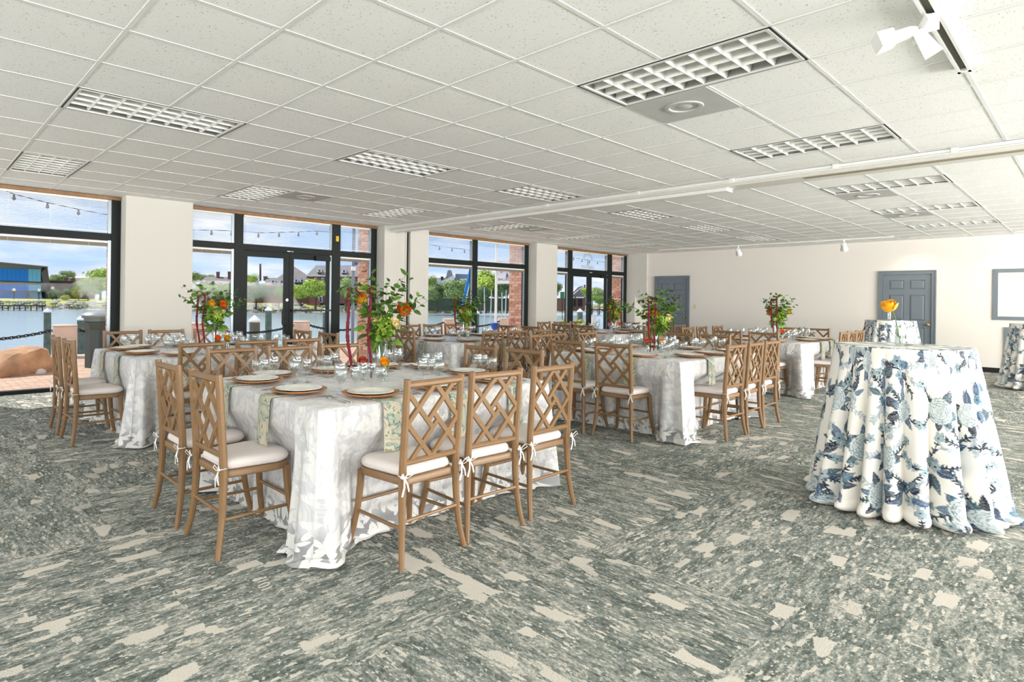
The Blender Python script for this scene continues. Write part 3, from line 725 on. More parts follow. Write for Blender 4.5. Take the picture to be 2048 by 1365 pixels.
# leaning mast with furled blue sail and slim masts
a_, b_ = at(924, 614, 30), at(944, 525, 30)
t = thing('furled_sail', 'leaning boat mast wrapped in a bright blue sail cover', 'sail', (a_.x, a_.y, 0))
o_ = Vector((a_.x, a_.y, 0))
MB().tube([a_ - o_, (a_ + b_) / 2 - o_ + Vector((.02, 0, 0)), b_ - o_], [.075, .085, .06], 10).obj('sail_cover', mat('bright_blue_canvas', (24, 118, 190), .7), t, smooth=True)
MB().tube([at(925, 640, 30.2) - o_, at(946.5, 525, 30.2) - o_], .025, 8).obj('mast', WHITEP, t, smooth=True)
MB().tube([at(925, 652, 30.2) - o_ - Vector((0, 0, .4)), at(925, 636, 30.2) - o_], .12, 8).obj('mooring', WETW, t, smooth=True)
for k, (x, yt, yb) in enumerate(((969.6, 575, 625), (981, 580, 626), (1004.8, 585, 627), (1010.5, 580, 627))):
    dd = 60; pt, pb = at(x + (2 if k % 2 else -1), yt, dd), at(x, yb, dd)
    tag(MB().tube([(pb.x, pb.y, -1.4), pt], [.07, .04], 8).obj('boat_mast', mat('pale_mast', (206, 208, 204), .5), smooth=True), f'thin pale boat mast by the far bank, {ordn[k]} from the left in the third bay', 'mast', 'boat masts')

# ------------------------------------------------------------------ water and far bank
wt = bpy.data.materials.new('grey_green_river_water'); wt.use_nodes = True; qn = Nodes(wt.node_tree); bb = wt.node_tree.nodes['Principled BSDF']
bb.inputs['Base Color'].default_value = lin((158, 178, 184)); bb.inputs['Roughness'].default_value = .18; bb.inputs['Specular IOR Level'].default_value = .8
pp = qn.n('ShaderNodeNewGeometry').outputs['Position']
hgt = qn.m('ADD', qn.noise(qn.vmul(pp, (.8, 1.6, 1)), 1.2, 4, .6), qn.m('MULTIPLY', qn.noise(pp, 6, 2), .25))
qn.put(bb.inputs['Normal'], qn.n('ShaderNodeBump', {'Strength': .42, 'Distance': .10, 'Height': hgt}).outputs[0])
stuff(MB().add([(-260, QY + .2, -1.2), (420, QY + .2, -1.2), (420, 420, -1.2), (-260, 420, -1.2)], [(0, 1, 2, 3)]).obj('river_water', wt), 'rippled pale river water between quay and far bank')
shore = [(-150, 205), (-60, 165), (0, 140), (20, 130), (35, 112), (49, 98), (66, 91), (82, 87), (105, 86), (124, 87), (160, 90), (260, 100)]
def bank(name, prof, m):
    b = MB(); vs = []
    for i, (x, y) in enumerate(shore):
        a = Vector(shore[max(i - 1, 0)]); c = Vector(shore[min(i + 1, len(shore) - 1)]); tdir = (c - a).normalized(); nrm = Vector((-tdir.y, tdir.x))
        for o_, z in prof: vs.append((x + nrm.x * o_, y + nrm.y * o_, z))
    m_ = len(prof); return b.add(vs, [(i * m_ + j, (i + 1) * m_ + j, (i + 1) * m_ + j + 1, i * m_ + j + 1) for i in range(len(shore) - 1) for j in range(m_ - 1)]).obj(name, m, smooth=True)
GRASS = mat('sunlit_lawn', (160, 168, 92), .95, var=.2, vscale=.3)
struct(bank('far_bank', [(-4, -3), (0, -1.25), (2.5, -.6)], mat('bank_earth', (128, 120, 96), .95, var=.2, vscale=.8)), 'far river bank')
struct(bank('far_lawn', [(2.5, -.6), (4.5, .12), (14, .42), (200, .6)], GRASS), 'sunlit lawn on the far bank')
# riprap: uncountable grey rocks along the bank
b = MB(); r_ = random.Random(11)
for i in range(len(shore) - 1):
    a, c = Vector(shore[i]), Vector(shore[i + 1]); L = (c - a).length
    for k in range(int(L * 8)):
        p = a + (c - a) * r_.random(); nn = Vector((-(c - a).normalized().y, (c - a).normalized().x)); o_ = r_.uniform(-.4, 4.8); p = p + nn * o_
        s = r_.uniform(.25, .75); z = -1.25 + max(0, o_) * .31
        vs = [Vector((s * r_.uniform(.7, 1.2) * x, s * r_.uniform(.7, 1.2) * y, s * r_.uniform(.5, .8) * zz)) for x, y, zz in ((1, 0, 0), (-1, 0, 0), (0, 1, 0), (0, -1, 0), (0, 0, 1), (0, 0, -.6))]
        b.add([v + Vector((p.x, p.y, z)) for v in vs], [(0, 2, 4), (2, 1, 4), (1, 3, 4), (3, 0, 4), (2, 0, 5), (1, 2, 5), (3, 1, 5), (0, 3, 5)])
tag(stuff(b.obj('shore_rocks', mat('grey_riprap', (158, 154, 148), .95, var=.4, vscale=1.2))), 'pale grey riprap rocks along the far water line', 'rocks')
b = MB()
for i in range(900):
    k = r_.randrange(3, 9); a, c = Vector(shore[k]), Vector(shore[k + 1]); p = a + (c - a) * r_.random(); nn = Vector((-(c - a).normalized().y, (c - a).normalized().x)); p = p + nn * r_.uniform(.2, 2.2)
    hh = r_.uniform(.4, 1.0); w_ = r_.uniform(.2, .5); an = r_.uniform(0, PI); dx, dy = math.cos(an) * w_, math.sin(an) * w_
    b.add([(p.x - dx, p.y - dy, -1.1), (p.x + dx, p.y + dy, -1.1), (p.x + dx * .3, p.y + dy * .3 + .1, -1.1 + hh)], [(0, 1, 2)])
tag(stuff(b.obj('shore_grass', mat('reedy_grass', (142, 150, 92), .9, var=.2, vscale=.6))), 'reedy green grass growing along the far water line', 'grass')

# ------------------------------------------------------------------ far buildings
BRK = mat('far_brown_brick', (130, 92, 80), .9, var=.12, vscale=.3); BRK2 = mat('far_taupe_brick', (134, 108, 92), .9, var=.08, vscale=.3)
SLATE = mat('far_grey_slate', (128, 121, 119), .8, var=.12, vscale=.25); SLATE2 = mat('far_blue_slate', (110, 122, 136), .8, var=.1, vscale=.3)
FWH = mat('far_white_trim', (236, 236, 236), .7); FGL = mat('far_window_glass', (66, 86, 110), .15)
class Site:
    """local frame facing the viewer: x right, y up, z away, in photo pixels scaled to metres at distance d"""
    def __init__(s, name, lab, px, py, d, cat='building'):
        s.d = d; s.k = d / FPX; s.o = at(px, py, d); s.px, s.py = px, py; s.t = thing(name, lab, cat, (s.o.x, s.o.y, 0))
    def P(s, px, py, dz=0):
        return at(px, py, s.d + dz) - Vector((s.o.x, s.o.y, 0))
    def slab(s, poly, z0, z1, name, m):
        n = len(poly); b = MB(); b.add([s.P(x, y, z) for z in (z0, z1) for x, y in poly], [tuple(range(n)), tuple(range(2 * n - 1, n - 1, -1))] + [(i, n + i, n + (i + 1) % n, (i + 1) % n) for i in range(n)])
        return b.obj(name, m, s.t)
    def rect(s, x0, y0, x1, y1, z0, z1, name, m): return s.slab([(x0, y0), (x1, y0), (x1, y1), (x0, y1)], z0, z1, name, m)
    def roof(s, x0, x1, ye, yr, z0, zr, name, m, hipl=0, hipr=0):
        """ridge roof: eave line ye at depth z0, ridge yr at depth zr, back eave at 2*zr-z0"""
        zb = 2 * zr - z0; b = MB()
        vs = [s.P(x0, ye, z0), s.P(x1, ye, z0), s.P(x1 - hipr, yr, zr), s.P(x0 + hipl, yr, zr), s.P(x0, ye, zb), s.P(x1, ye, zb)]
        b.add(vs, [(0, 1, 2, 3), (5, 4, 3, 2), (0, 3, 4), (1, 5, 2), (0, 4, 5, 1)]); return b.obj(name, m, s.t)
    def window(s, x0, y0, x1, y1, z, name='window'):
        f = s.rect(x0, y0, x1, y1, z - .25, z, name, FWH); p = s.rect(x0 + (x1 - x0) * .2, y0 + (y1 - y0) * .15, x1 - (x1 - x0) * .2, y1 - (y1 - y0) * .12, z - .3, z - .2, 'pane', FGL); p.parent = f
    def dormer(s, x, y, w, h, z):
        b = MB(); hw = w / 2; zz = z - .6; dep = 3.5
        vs = [s.P(x - hw, y + h, zz), s.P(x + hw, y + h, zz), s.P(x + hw, y + h * .42, zz), s.P(x, y, zz), s.P(x - hw, y + h * .42, zz)]
        vb = [s.P(x - hw, y + h, z + dep), s.P(x + hw, y + h, z + dep), s.P(x + hw, y + h * .42, z + dep), s.P(x, y, z + dep), s.P(x - hw, y + h * .42, z + dep)]
        b.add(vs + vb, [(0, 1, 2, 3, 4), (0, 4, 9, 5), (1, 6, 7, 2)]); o = b.obj('dormer', FWH, s.t)
        b = MB(); b.add([s.P(x - hw * 1.15, y + h * .45, zz - .2), s.P(x, y - h * .06, zz - .2), s.P(x + hw * 1.15, y + h * .45, zz - .2), s.P(x - hw * 1.15, y + h * .45, z + dep), s.P(x, y - h * .06, z + dep), s.P(x + hw * 1.15, y + h * .45, z + dep)], [(0, 1, 4, 3), (1, 2, 5, 4)]); b.obj('dormer_roof', SLATE2, o)
        b = MB(); b.add([s.P(x + i * w * .22, y + h * j, zz - .08) for i, j in ((-1, .92), (1, .92), (1, .48), (-1, .48))], [(0, 1, 2, 3)]); b.obj('pane', FGL, o)
    def chimney(s, x0, y0, x1, y1, z, m=None):
        s.rect(x0, y0, x1, y1, z, z + 1.5, 'chimney', m or BRK); s.rect(x0 - .6, y0, x1 + .6, y0 + 1.5, z - .15, z + 1.65, 'chimney_cap', m or BRK)
# modern building with a tilted blue glass front
s = Site('glass_fronted_building', 'modern grey building with a tilted bright blue glass front', 50, 600, 150)
DKM = mat('dark_grey_cladding', (98, 98, 102), .6); BGL = mat('bright_blue_glass', (6, 126, 226), .3, spec=.3); BGL2 = mat('pale_blue_glass', (112, 184, 224), .3, spec=.3)
s.slab([(-120, 601), (104, 601), (95, 534), (80, 533), (-120, 514)], 1.5, 25, 'body', DKM)
s.slab([(82, 545), (95, 534), (104, 601), (93, 601)], .2, 1.5, 'corner_wall', mat('dark_brown_cladding', (92, 80, 80), .6))
s.slab([(-120, 513), (96, 533), (96, 535.5), (-120, 516)], -1.5, 25, 'roof_edge', mat('grey_roof_edge', (120, 116, 114), .6))
s.slab([(-120, 516), (84, 535), (82, 546), (-120, 538)], .6, 1.6, 'fascia', mat('grey_fascia', (128, 128, 130), .6))
xs = [-120 + 8.4 * i for i in range(25)]
for rwi, (yt, yb) in enumerate(((539, 564), (569, 582), (584, 597))):
    for i in range(24):
        xa, xb = xs[i], xs[i + 1]
        if xb > 86: continue
        tp = lambda x, y: (x + (0 if y < 560 else (y - 560) * .06), y + (.0 if rwi else (x - 80) * .03))
        s.slab([tp(xa + .15, yb if rwi else yb), tp(xb - .15, yb), tp(xb - .15, yt), tp(xa + .15, yt)], .35, .8, 'glass_panel', BGL2 if 52 < xa < 82 else BGL)
s.slab([(-120, 563), (92, 568.5), (92, 570.5), (-120, 566)], .1, 1.2, 'ledge', mat('grey_fascia', (128, 128, 130), .6))
s.slab([(-120, 581), (100, 582.5), (100, 584), (-120, 583)], -.8, 1.2, 'canopy', mat('dark_grey_cladding', (98, 98, 102), .6))
s.rect(-120, 597, 104, 608, -1, 1.2, 'terrace', mat('brown_grey_base', (116, 108, 100), .9))
for x in (53, 57): s.rect(x - .8, 585, x + .8, 598, -.5, .3, 'column', mat('dark_brown_cladding', (92, 80, 80), .6))
s = Site('brick_hall', 'low brown brick building behind trees right of the blue glass', 140, 600, 165)
s.rect(99, 562, 190, 606, 0, 20, 'wall', BRK2); s.rect(128, 556, 182, 563, 6, 20, 'upper_block', BRK); s.rect(99, 561, 190, 562.8, -.5, 20, 'parapet', mat('grey_roof_edge', (120, 116, 114), .6))
s.rect(137, 555, 145, 557, 3, 5, 'rooftop_unit', FWH); s.rect(136, 559.5, 141, 563.5, 2, 4, 'rooftop_unit', FWH); s.rect(141, 573, 149, 577, -.2, .3, 'window', FGL)
# far dock
t = thing('timber_pier', 'dark green timber pier on piles in front of the blue glass building', 'pier', at(30, 610, 98) - Vector((0, 0, at(30, 610, 98).z)))
s2 = Site.__new__(Site); s2.d = 98; s2.k = 98 / FPX; s2.o = at(30, 610, 98); s2.px, s2.py = 30, 610; s2.t = t
DOCK = mat('dark_green_timber', (58, 74, 70), .8)
s2.rect(-80, 610.5, 92, 613, 0, 3, 'deck', DOCK); s2.rect(-80, 603, 92, 604.2, 0, .15, 'handrail', DOCK)
for i in range(15): s2.rect(-76 + 11.4 * i, 613, -73.5 + 11.4 * i, 626, .2, .6, 'pile', DOCK)
for i in range(29): s2.rect(-78 + 6 * i, 604, -77.2 + 6 * i, 611, 0, .12, 'baluster', DOCK)
for k, (x, y, yb, d) in enumerate(((28, 580, 606, 128), (78, 581, 606, 128), (105.5, 577, 608, 125))):
    p = at(x, y, d); t = thing('street_lamp', f'black lamp post with white globe on far bank, {ordn[k]} from the left', 'street lamp', (p.x, p.y, 0), 0, 'globe lamps on the far bank')
    MB().tube([(0, 0, -.4), (0, 0, p.z - .25)], .09, 8).obj('pole', BLACKF, t); MB().lathe([(.1, p.z - .3), (.3, p.z - .1), (.32, p.z + .1), (.18, p.z + .3), (0, p.z + .34)], 12).obj('globe', WHITEP, t, smooth=True)
# house with dormers and chimneys seen in the left sidelight
s = Site('dormer_house', 'grey roofed house with small dormers and two brick chimneys', 425, 600, 128)
s.rect(392, 571, 482, 605, 0, 10, 'wall', BRK); s.roof(388, 484, 571.5, 554, -.6, 6, 'roof', SLATE, 24, 6)
for x in (403, 414, 421): s.dormer(x, 561, 8, 8, .6)
s.chimney(432.5, 544, 439.5, 555, 5); s.chimney(455.5, 543.5, 463.5, 561, 4)
s = Site('white_cottage', 'small white gabled cottage at the edge of the first pillar', 384, 600, 120)
s.slab([(366, 606), (397, 606), (397, 573), (383, 562), (366, 574)], 0, 8, 'wall', FWH); s.slab([(396.5, 574), (383, 563.5), (383, 561), (399, 573.5)], -.5, 8, 'roof', SLATE); s.slab([(366, 575), (383, 563.5), (383, 561), (364, 573)], -.5, 8, 'roof', SLATE)
s.window(381, 579, 385, 585, 0)
# long brick hall with dormers
s = Site('dormer_mansion', 'long brick building with grey roofs, white dormers and steps', 600, 607, 118)
s.rect(484, 572, 626, 608, 0, 14, 'wall', BRK); s.rect(618, 552, 745, 608, -4, 14, 'wall', BRK)
s.roof(526, 626, 571.5, 556, -.7, 7, 'roof', SLATE, 8, 0); s.roof(484, 530, 572, 567, -.5, 5, 'roof', SLATE, 0, 0)
b = MB(); b.add([s.P(549, 560, 5), s.P(628, 560, 5), s.P(588, 533, 10), s.P(549, 560, 16), s.P(628, 560, 16)], [(0, 1, 2), (1, 4, 2), (4, 3, 2), (3, 0, 2), (0, 3, 4, 1)]); b.obj('tower_roof', SLATE, s.t)
s.roof(612, 750, 552.5, 531, -4.7, 4, 'roof', SLATE, 20, 0)
s.rect(612, 551.5, 745, 553.2, -5, -4, 'cornice', FWH); s.rect(526, 570.8, 622, 572, -.8, 0, 'cornice', FWH)
for x, y in ((514.5, 560), (546, 557), (563.5, 557), (592.5, 555), (604, 555), (616, 555)): s.dormer(x, y, 9, 10, .8)
for x, y in ((639, 535), (655, 535), (688, 536)): s.dormer(x, y, 9.5, 10, -3)
s.chimney(527, 553, 535, 562, 6, BRK2); s.rect(518.8, 528, 522.6, 562, 20, 21, 'smokestack', mat('dark_red_brick_stack', (112, 62, 58), .9))
for x in (629, 643, 657, 673, 688): s.window(x, 556, x + 5, 567, -4)
for x in (495, 533, 542, 570, 582, 596): s.window(x, 576, x + 4.5, 585, 0)
for x, w_ in ((637, 8), (651, 9)): s.window(x, 592, x + w_, 606, -4, 'door')
s.slab([(607, 612), (640, 612), (640, 602), (633, 602)], -6.5, -4.2, 'stair', mat('red_brick_stair', (150, 92, 80), .9)); s.rect(588, 608.5, 606, 612.5, -9, -8.8, 'planter_box', BLACKF)
s = Site('white_roof_hall', 'building with white roofs and dark slate blocks above the trees', 905, 600, 125)
s.slab([(868, 600), (945, 600), (945, 556), (868, 556)], 4, 16, 'wall', mat('far_pale_wall', (214, 210, 206), .8)); s.slab([(872, 578), (909, 578), (909, 551), (905, 552), (884, 562)], 2, 12, 'white_roof', FWH); s.slab([(918, 576), (945, 576), (945, 557), (920, 558)], 1, 3, 'white_roof', FWH)
s.slab([(909, 575), (945, 575), (945, 549.5), (911, 548)], 3, 12, 'slate_block', SLATE2); s.chimney(882, 553.5, 886.5, 560, 3, BLACKF)
b = MB(); b.add([s.P(x, y, z) for x, y, z in ((892, 555, 3), (907, 555, 3), (907, 555, 8), (892, 555, 8), (895.5, 541, 4.5), (902.5, 541, 4.5), (902.5, 541, 6.5), (895.5, 541, 6.5))], [(0, 1, 5, 4), (1, 2, 6, 5), (2, 3, 7, 6), (3, 0, 4, 7), (4, 5, 6, 7)]); b.obj('mansard_tower', mat('dark_slate_tower', (92, 96, 106), .8), s.t)
s.rect(891, 554, 908, 556, 2.6, 8.4, 'tower_cornice', SLATE); s.slab([(898.6, 541), (899.4, 541), (899.1, 536), (898.9, 536)], 5, 5.4, 'spire', SLATE)
s = Site('grey_block', 'grey gabled building at the left edge of the third bay', 842, 600, 120)
s.slab([(830, 606), (852, 606), (852, 556), (842, 549), (830, 552)], 0, 10, 'wall', mat('far_grey_wall', (176, 186, 198), .8)); s.slab([(838, 549), (842, 547), (854, 555.5), (854, 557.5), (842, 550)], -.5, 10, 'roof', SLATE); s.window(845, 560, 848, 565, 0)
s = Site('gabled_house', 'grey gabled house with a chimney behind the far glass doors', 1160, 600, 110)
s.slab([(1138, 612), (1172, 612), (1172, 588), (1164, 575), (1146, 590), (1138, 590)], 0, 9, 'wall', mat('far_taupe_wall', (132, 122, 118), .8)); s.slab([(1144, 590), (1164, 574), (1164, 572), (1156, 575), (1143, 588)], -.5, 9, 'roof', SLATE2); s.chimney(1168, 570, 1171, 580, 3); s.slab([(1164, 574), (1174, 588), (1175, 586), (1165, 572)], -.5, 9, 'roof', SLATE2)
s = Site('brick_sheds', 'low dark brick sheds with pale flat roofs on the far bank', 1155, 612, 104)
s.rect(1108, 597, 1133, 622, 0, 6, 'wall', BRK); s.rect(1140, 596, 1170, 622, 1, 6, 'wall', BRK); s.rect(1141, 594, 1149, 596.5, .6, 6, 'roof', FWH); s.rect(1152, 594, 1168, 596.5, .6, 6, 'roof', FWH)
for x in (1144, 1149, 1157, 1162): s.rect(x, 599, x + 2.5, 613, .7, 1.2, 'doorway', BLACKF)
s = Site('green_hoist_box', 'green box sign on a post beside the far doors', 1125, 590, 60, 'sign')
s.rect(1120.5, 584, 1129, 597, 0, .4, 'box', mat('green_box', (50, 120, 86), .6)); s.rect(1124, 597, 1125.2, 640, .1, .25, 'post', BLACKF)

# ------------------------------------------------------------------ trees
TREEG = [mat('tree_mid_green', (128, 152, 70), .8, var=.3, vscale=.9), mat('tree_bright_green', (172, 192, 76), .8, var=.28, vscale=.9), mat('tree_dark_green', (96, 120, 70), .8, var=.3, vscale=.9), mat('tree_yellow_green', (178, 178, 62), .8, var=.22, vscale=.9), mat('tree_grey_green', (150, 168, 104), .8, var=.25, vscale=.9)]
BARK = mat('tree_bark', (84, 72, 60), .9)
def tree(px, yt, yb, hw, d, gcol, lab, trunk=True, seed=None):
    base = at(px, yb, d); top = at(px, yt, d); hw_m = 1.22 * hw * d / FPX; Ht = top.z
    t = thing('tree', lab, 'tree', (base.x, base.y, .2), 0, 'trees on the far bank')
    r_ = random.Random(int(px * 7 + yt)); b = MB(); c0 = (base.z + (Ht - base.z) * .28 if trunk else base.z) - .2
    hz = (Ht - .2 - c0) / 2; cz = c0 + hz
    lobes = [(Vector((r_.uniform(-.5, .5) * hw_m, r_.uniform(-.5, .5) * hw_m, cz + r_.uniform(-.55, .5) * hz)), r_.uniform(.38, .6)) for _ in range(11)] + [(Vector((0, 0, cz)), .78)]
    nleaf = 2600
    for _ in range(nleaf):
        lc, lr = lobes[r_.randrange(len(lobes))]
        dv = Vector((r_.gauss(0, 1), r_.gauss(0, 1), r_.gauss(0, 1))).normalized()
        k = r_.uniform(.72, 1.14)
        p = lc + Vector((dv.x * lr * hw_m * k, dv.y * lr * hw_m * k, dv.z * lr * hz * k))
        if p.z < c0 - .3: continue
        s_ = hw_m * r_.uniform(.035, .085); n1 = (dv + Vector((r_.uniform(-.5, .5), r_.uniform(-.5, .5), r_.uniform(0, .6)))).normalized()
        u_ = n1.orthogonal().normalized(); w_ = n1.cross(u_); an = r_.uniform(0, 6.28); u2 = u_ * math.cos(an) + w_ * math.sin(an); w2 = n1.cross(u2)
        b.add([p + u2 * s_, p + w2 * s_ * .8, p - u2 * s_, p - w2 * s_ * .8 + n1 * s_ * .3], [(0, 1, 2), (0, 2, 3)])
    for lc, lr in lobes:
        bm_ = [(0, -.8), (.6, -.5), (.8, 0), (.6, .5), (0, .8)]
        b.lathe([(max(r0, .0) * lr * hw_m * .8, z0 * lr * hz * .85) for r0, z0 in bm_], 8, lc)
    b.obj('crown', TREEG[gcol], t)
    tr = MB(); tr.tube([(0, 0, -.9), (hw_m * .02, 0, c0 * .6), (hw_m * .05, 0, cz)], [hw_m * .07, hw_m * .05, hw_m * .025], 7); tr.obj('trunk', BARK, t)
TR = [(200, 534, 609, 34, 128, 1, 'tall bright green tree right of the brick hall'), (176, 561, 606, 22, 124, 0, 'rounded green tree in front of the tall bright tree'),
 (157, 573, 606, 12, 122, 3, 'yellow green small tree before the brick hall'), (112, 578, 606, 14, 124, 2, 'dark round little tree right of the blue glass building'), (136, 575, 606, 11, 126, 2, 'dark little tree in front of the brick hall'), (130, 589, 606, 9, 120, 3, 'low yellow bush by the left bank'),
 (112, 548, 575, 13, 190, 4, 'distant tree behind the brick hall, left one'), (136, 540, 575, 12, 192, 4, 'distant tree behind the brick hall, right one'),
 (384, 544, 580, 17, 145, 4, 'pale tree behind the white cottage'), (412, 548, 575, 14, 150, 4, 'low distant tree behind the dormer house'), (418, 563, 609, 25, 112, 4, 'broad pale green tree in the left sidelight'), (452, 564, 609, 22, 110, 0, 'green tree beside the left door jamb'), (381, 586, 609, 10, 112, 4, 'small pale tree by the cottage'),
 (503, 546, 600, 13, 150, 1, 'bright tree behind the mansion chimney stack'), (512, 569, 612, 24, 104, 2, 'round dark green tree through the left door leaf'), (558, 569, 607, 11, 106, 0, 'slim green tree at right of the left door leaf'), (602, 568, 609, 18, 104, 1, 'bright green tree left of the brick stair'),
 (631, 556, 612, 27, 100, 1, 'large bright green tree through the right door leaf'), (692, 551, 610, 20, 102, 4, 'pale green tree through the right sidelight'), (578, 574, 607, 9, 108, 1, 'slim bright tree hidden by the door stiles'),
 (862, 545, 600, 13, 118, 0, 'tall narrow tree behind dark trees in the third bay'), (851, 572, 611, 20, 100, 4, 'pale tree at left of the third bay'), (874, 565, 611, 20, 103, 2, 'dark green tree in the middle of the third bay'), (908, 559, 612, 26, 100, 4, 'broad soft green tree in the third bay'), (937, 562, 611, 14, 102, 0, 'green tree behind the blue sail cover'),
 (972, 537, 614, 26, 96, 1, 'tall bright tree right of the third bay mullion'), (1003, 555, 614, 20, 95, 2, 'dark shaded tree behind the banner pole'), (1014, 540, 612, 16, 97, 1, 'bright yellow green tree behind the banner'), (962, 570, 614, 16, 92, 2, 'dark low tree right of the mullion'),
 (1106, 563, 610, 14, 100, 2, 'dark tree beside the fourth pillar'), (1184, 574, 614, 17, 98, 1, 'bright yellow green tree through the far right door leaf'), (1199, 574, 614, 15, 96, 4, 'grey green tree through the far doors'), (1196, 590, 616, 12, 92, 0, 'low shrubby tree by the far doors')]
for x in TR: tree(*x)
for k, (x0, x1, d) in enumerate(((840, 940, 108), (950, 1030, 104))):
    s = Site('hedge', ['dark hedge under the trees at left of the third bay', 'dark hedge under the trees at right of the third bay'][k], (x0 + x1) / 2, 611, d, 'hedge'); s.rect(x0, 597, x1, 622, 3, 5, 'hedge_body', mat('dark_hedge', (70, 84, 64), .95, var=.3, vscale=1.5, bump=1, bscale=3))  # solid dark block stands in for the shade beneath the trees
p = at(1147, 672, 19.5)
t = thing('ornamental_grass', 'tuft of lime green grass on the quay outside the far doors', 'plant', (p.x, p.y, 0)); b = MB(); r_ = random.Random(5)
for i in range(240):
    a = r_.uniform(0, 6.28); L = r_.uniform(.4, .95); o_ = r_.uniform(.1, .5); x, y = math.cos(a), math.sin(a)
    b.add([(x * .1 - y * .012, y * .1 + x * .012, 0), (x * .1 + y * .012, y * .1 - x * .012, 0), (x * o_ * .6 + y * .008, y * o_ * .6, L * .75), (x * o_, y * o_, L * .85)], [(0, 1, 2), (0, 2, 3)])
stuff(b.obj('blades', mat('lime_grass', (176, 196, 84), .7), t))
t = thing('notice_stand', 'white notice box on a post outside the far doors', 'sign', at(1186, 650, 20) * 1.0); t.location.z = 0
zz = at(1186, 640, 20).z; MB().span((-.12, -.05, zz - .22), (.12, .05, zz + .1)).obj('box', WHITEP, t); MB().span((-.03, -.03, -.03), (.03, .03, zz - .22)).obj('post', BLACKF, t)
# string lights outside the transoms
for k, (pts, lab) in enumerate((([(0, 384), (28, 395), (95, 412), (157, 425), (216, 436)], 'string of bulbs outside the large left window'), ([(380, 466), (423, 466), (463, 467), (517, 471), (558, 470), (597, 469), (634, 467), (668, 470)], 'string of bulbs outside the near doors'),
    ([(842, 488), (852, 492), (879, 497), (904, 500), (929, 503), (945, 506)], 'string of bulbs outside the third bay'), ([(1132, 514), (1147, 518), (1164, 522), (1179, 524), (1195, 526), (1209, 528)], 'string of bulbs outside the far doors'))):
    P3 = []
    for x, y in pts:
        r3 = at(x, y, 1) - Vector((0, 0, CAM_H)); P3.append(Vector((0, 0, CAM_H)) + r3 * (11.4 / r3.y))
    t = thing('string_lights', lab, 'string lights', P3[0], 0, 'string lights over the terrace')
    o_ = P3[0]; fine = []
    MB().tube([p - o_ + Vector((0, 0, .05)) for p in P3], .006, 5).obj('wire', BLACK, t)
    for p in P3[1:-1] if k != 1 else P3[1:]:
        b = MB().lathe([(0, -.05), (.022, -.035), (.026, -.015), (.014, .02), (.014, .05), (0, .052)], 10, p - o_); b.obj('bulb', mat('dark_bulb', (60, 54, 50), .3), t, smooth=True)
# ------------------------------------------------------------------ back wall: doors, frame, skirting
def panel_door(n, y0, y1, knob_y, lab):
    """six panel door; casing spans y0..y1 on the back wall (smaller y is further right)"""
    t = bpy.data.objects.new(f'door_{n}', None); COL.objects.link(t); t['kind'] = 'structure'; t['label'] = lab; t.location = (WX, 0, 0)
    ca = .075; zt = 2.112; b = MB()
    for a0, a1, z0, z1 in ((y0, y0 + ca, 0, zt), (y1 - ca, y1, 0, zt), (y0 + ca, y1 - ca, zt - ca, zt)):
        b.span((-.045, a0, z0), (0, a1, z1))
    b.span((-.055, y0, 0), (-.04, y0 + .02, zt)); b.span((-.055, y1 - .02, 0), (-.04, y1, zt)); b.span((-.055, y0 + .02, zt - .02), (-.04, y1 - .02, zt))
    b.obj('casing', TRIMG, t)
    a, c = y0 + ca + .004, y1 - ca - .004; lf = MB(); W_ = c - a; zt2 = zt - ca - .004
    st, md = .115, .10; pw = (W_ - 2 * st - md) / 2; rows = [(.24, .86), (1.02, 1.58), (1.70, zt2 - .13)]
    xf, xp = -.022, -.006
    cols = [(a + st, a + st + pw), (c - st - pw, c - st)]
    for s0, s1 in ((a, a + st), (c - st, c), (a + st + pw, c - st - pw)): lf.span((xf, s0, .012), (xf + .04, s1, zt2))
    zs = [.012] + [z for r in rows for z in r] + [zt2]
    for i in range(0, len(zs), 2):
        for s0, s1 in cols: lf.span((xf, s0, zs[i]), (xf + .04, s1, zs[i + 1]))
    o = lf.obj('door_slab', TRIMG, t)
    for r0, r1 in rows:
        for s0, s1 in cols:
            p = MB(); e = .035
            v = [(xp, s0, r0), (xp, s1, r0), (xp, s1, r1), (xp, s0, r1), (xf + .003, s0 + e, r0 + e), (xf + .003, s1 - e, r0 + e), (xf + .003, s1 - e, r1 - e), (xf + .003, s0 + e, r1 - e)]
            p.add(v, [(0, 4, 5, 1), (1, 5, 6, 2), (2, 6, 7, 3), (3, 7, 4, 0), (4, 7, 6, 5)]); p.obj('panel', TRIMG, t)
    k = MB(); k.tube([(xf, knob_y, .93), (xf - .008, knob_y, .93)], .032, 16); k.tube([(xf - .008, knob_y, .93), (xf - .03, knob_y, .93)], .012, 10); k.tube([(xf - .028, knob_y, .93), (xf - .04, knob_y, .93), (xf - .055, knob_y, .93), (xf - .066, knob_y, .93)], [.018, .029, .029, .016], 16); k.obj('door_handle', BRASS, t, smooth=True)
panel_door(3, 7.86, 8.91, 7.99, 'grey six panel door at left of the back wall with brass knob')
panel_door(4, 2.41, 3.435, 2.535, 'grey six panel door behind the cocktail tables with brass knob')
t = bpy.data.objects.new('trim_4', None); COL.objects.link(t); struct(t, 'grey picture frame moulding on the back wall at right edge'); t.location = (WX, 0, 0)
b = MB()
for a0, a1, z0, z1 in ((1.43, 1.508, 1.072, 2.105), (-.9, -.82, 1.072, 2.105), (-.82, 1.43, 1.072, 1.145), (-.82, 1.43, 2.03, 2.105)): b.span((-.025, a0, z0), (0, a1, z1)); 
b.obj('moulding', TRIMG, t)
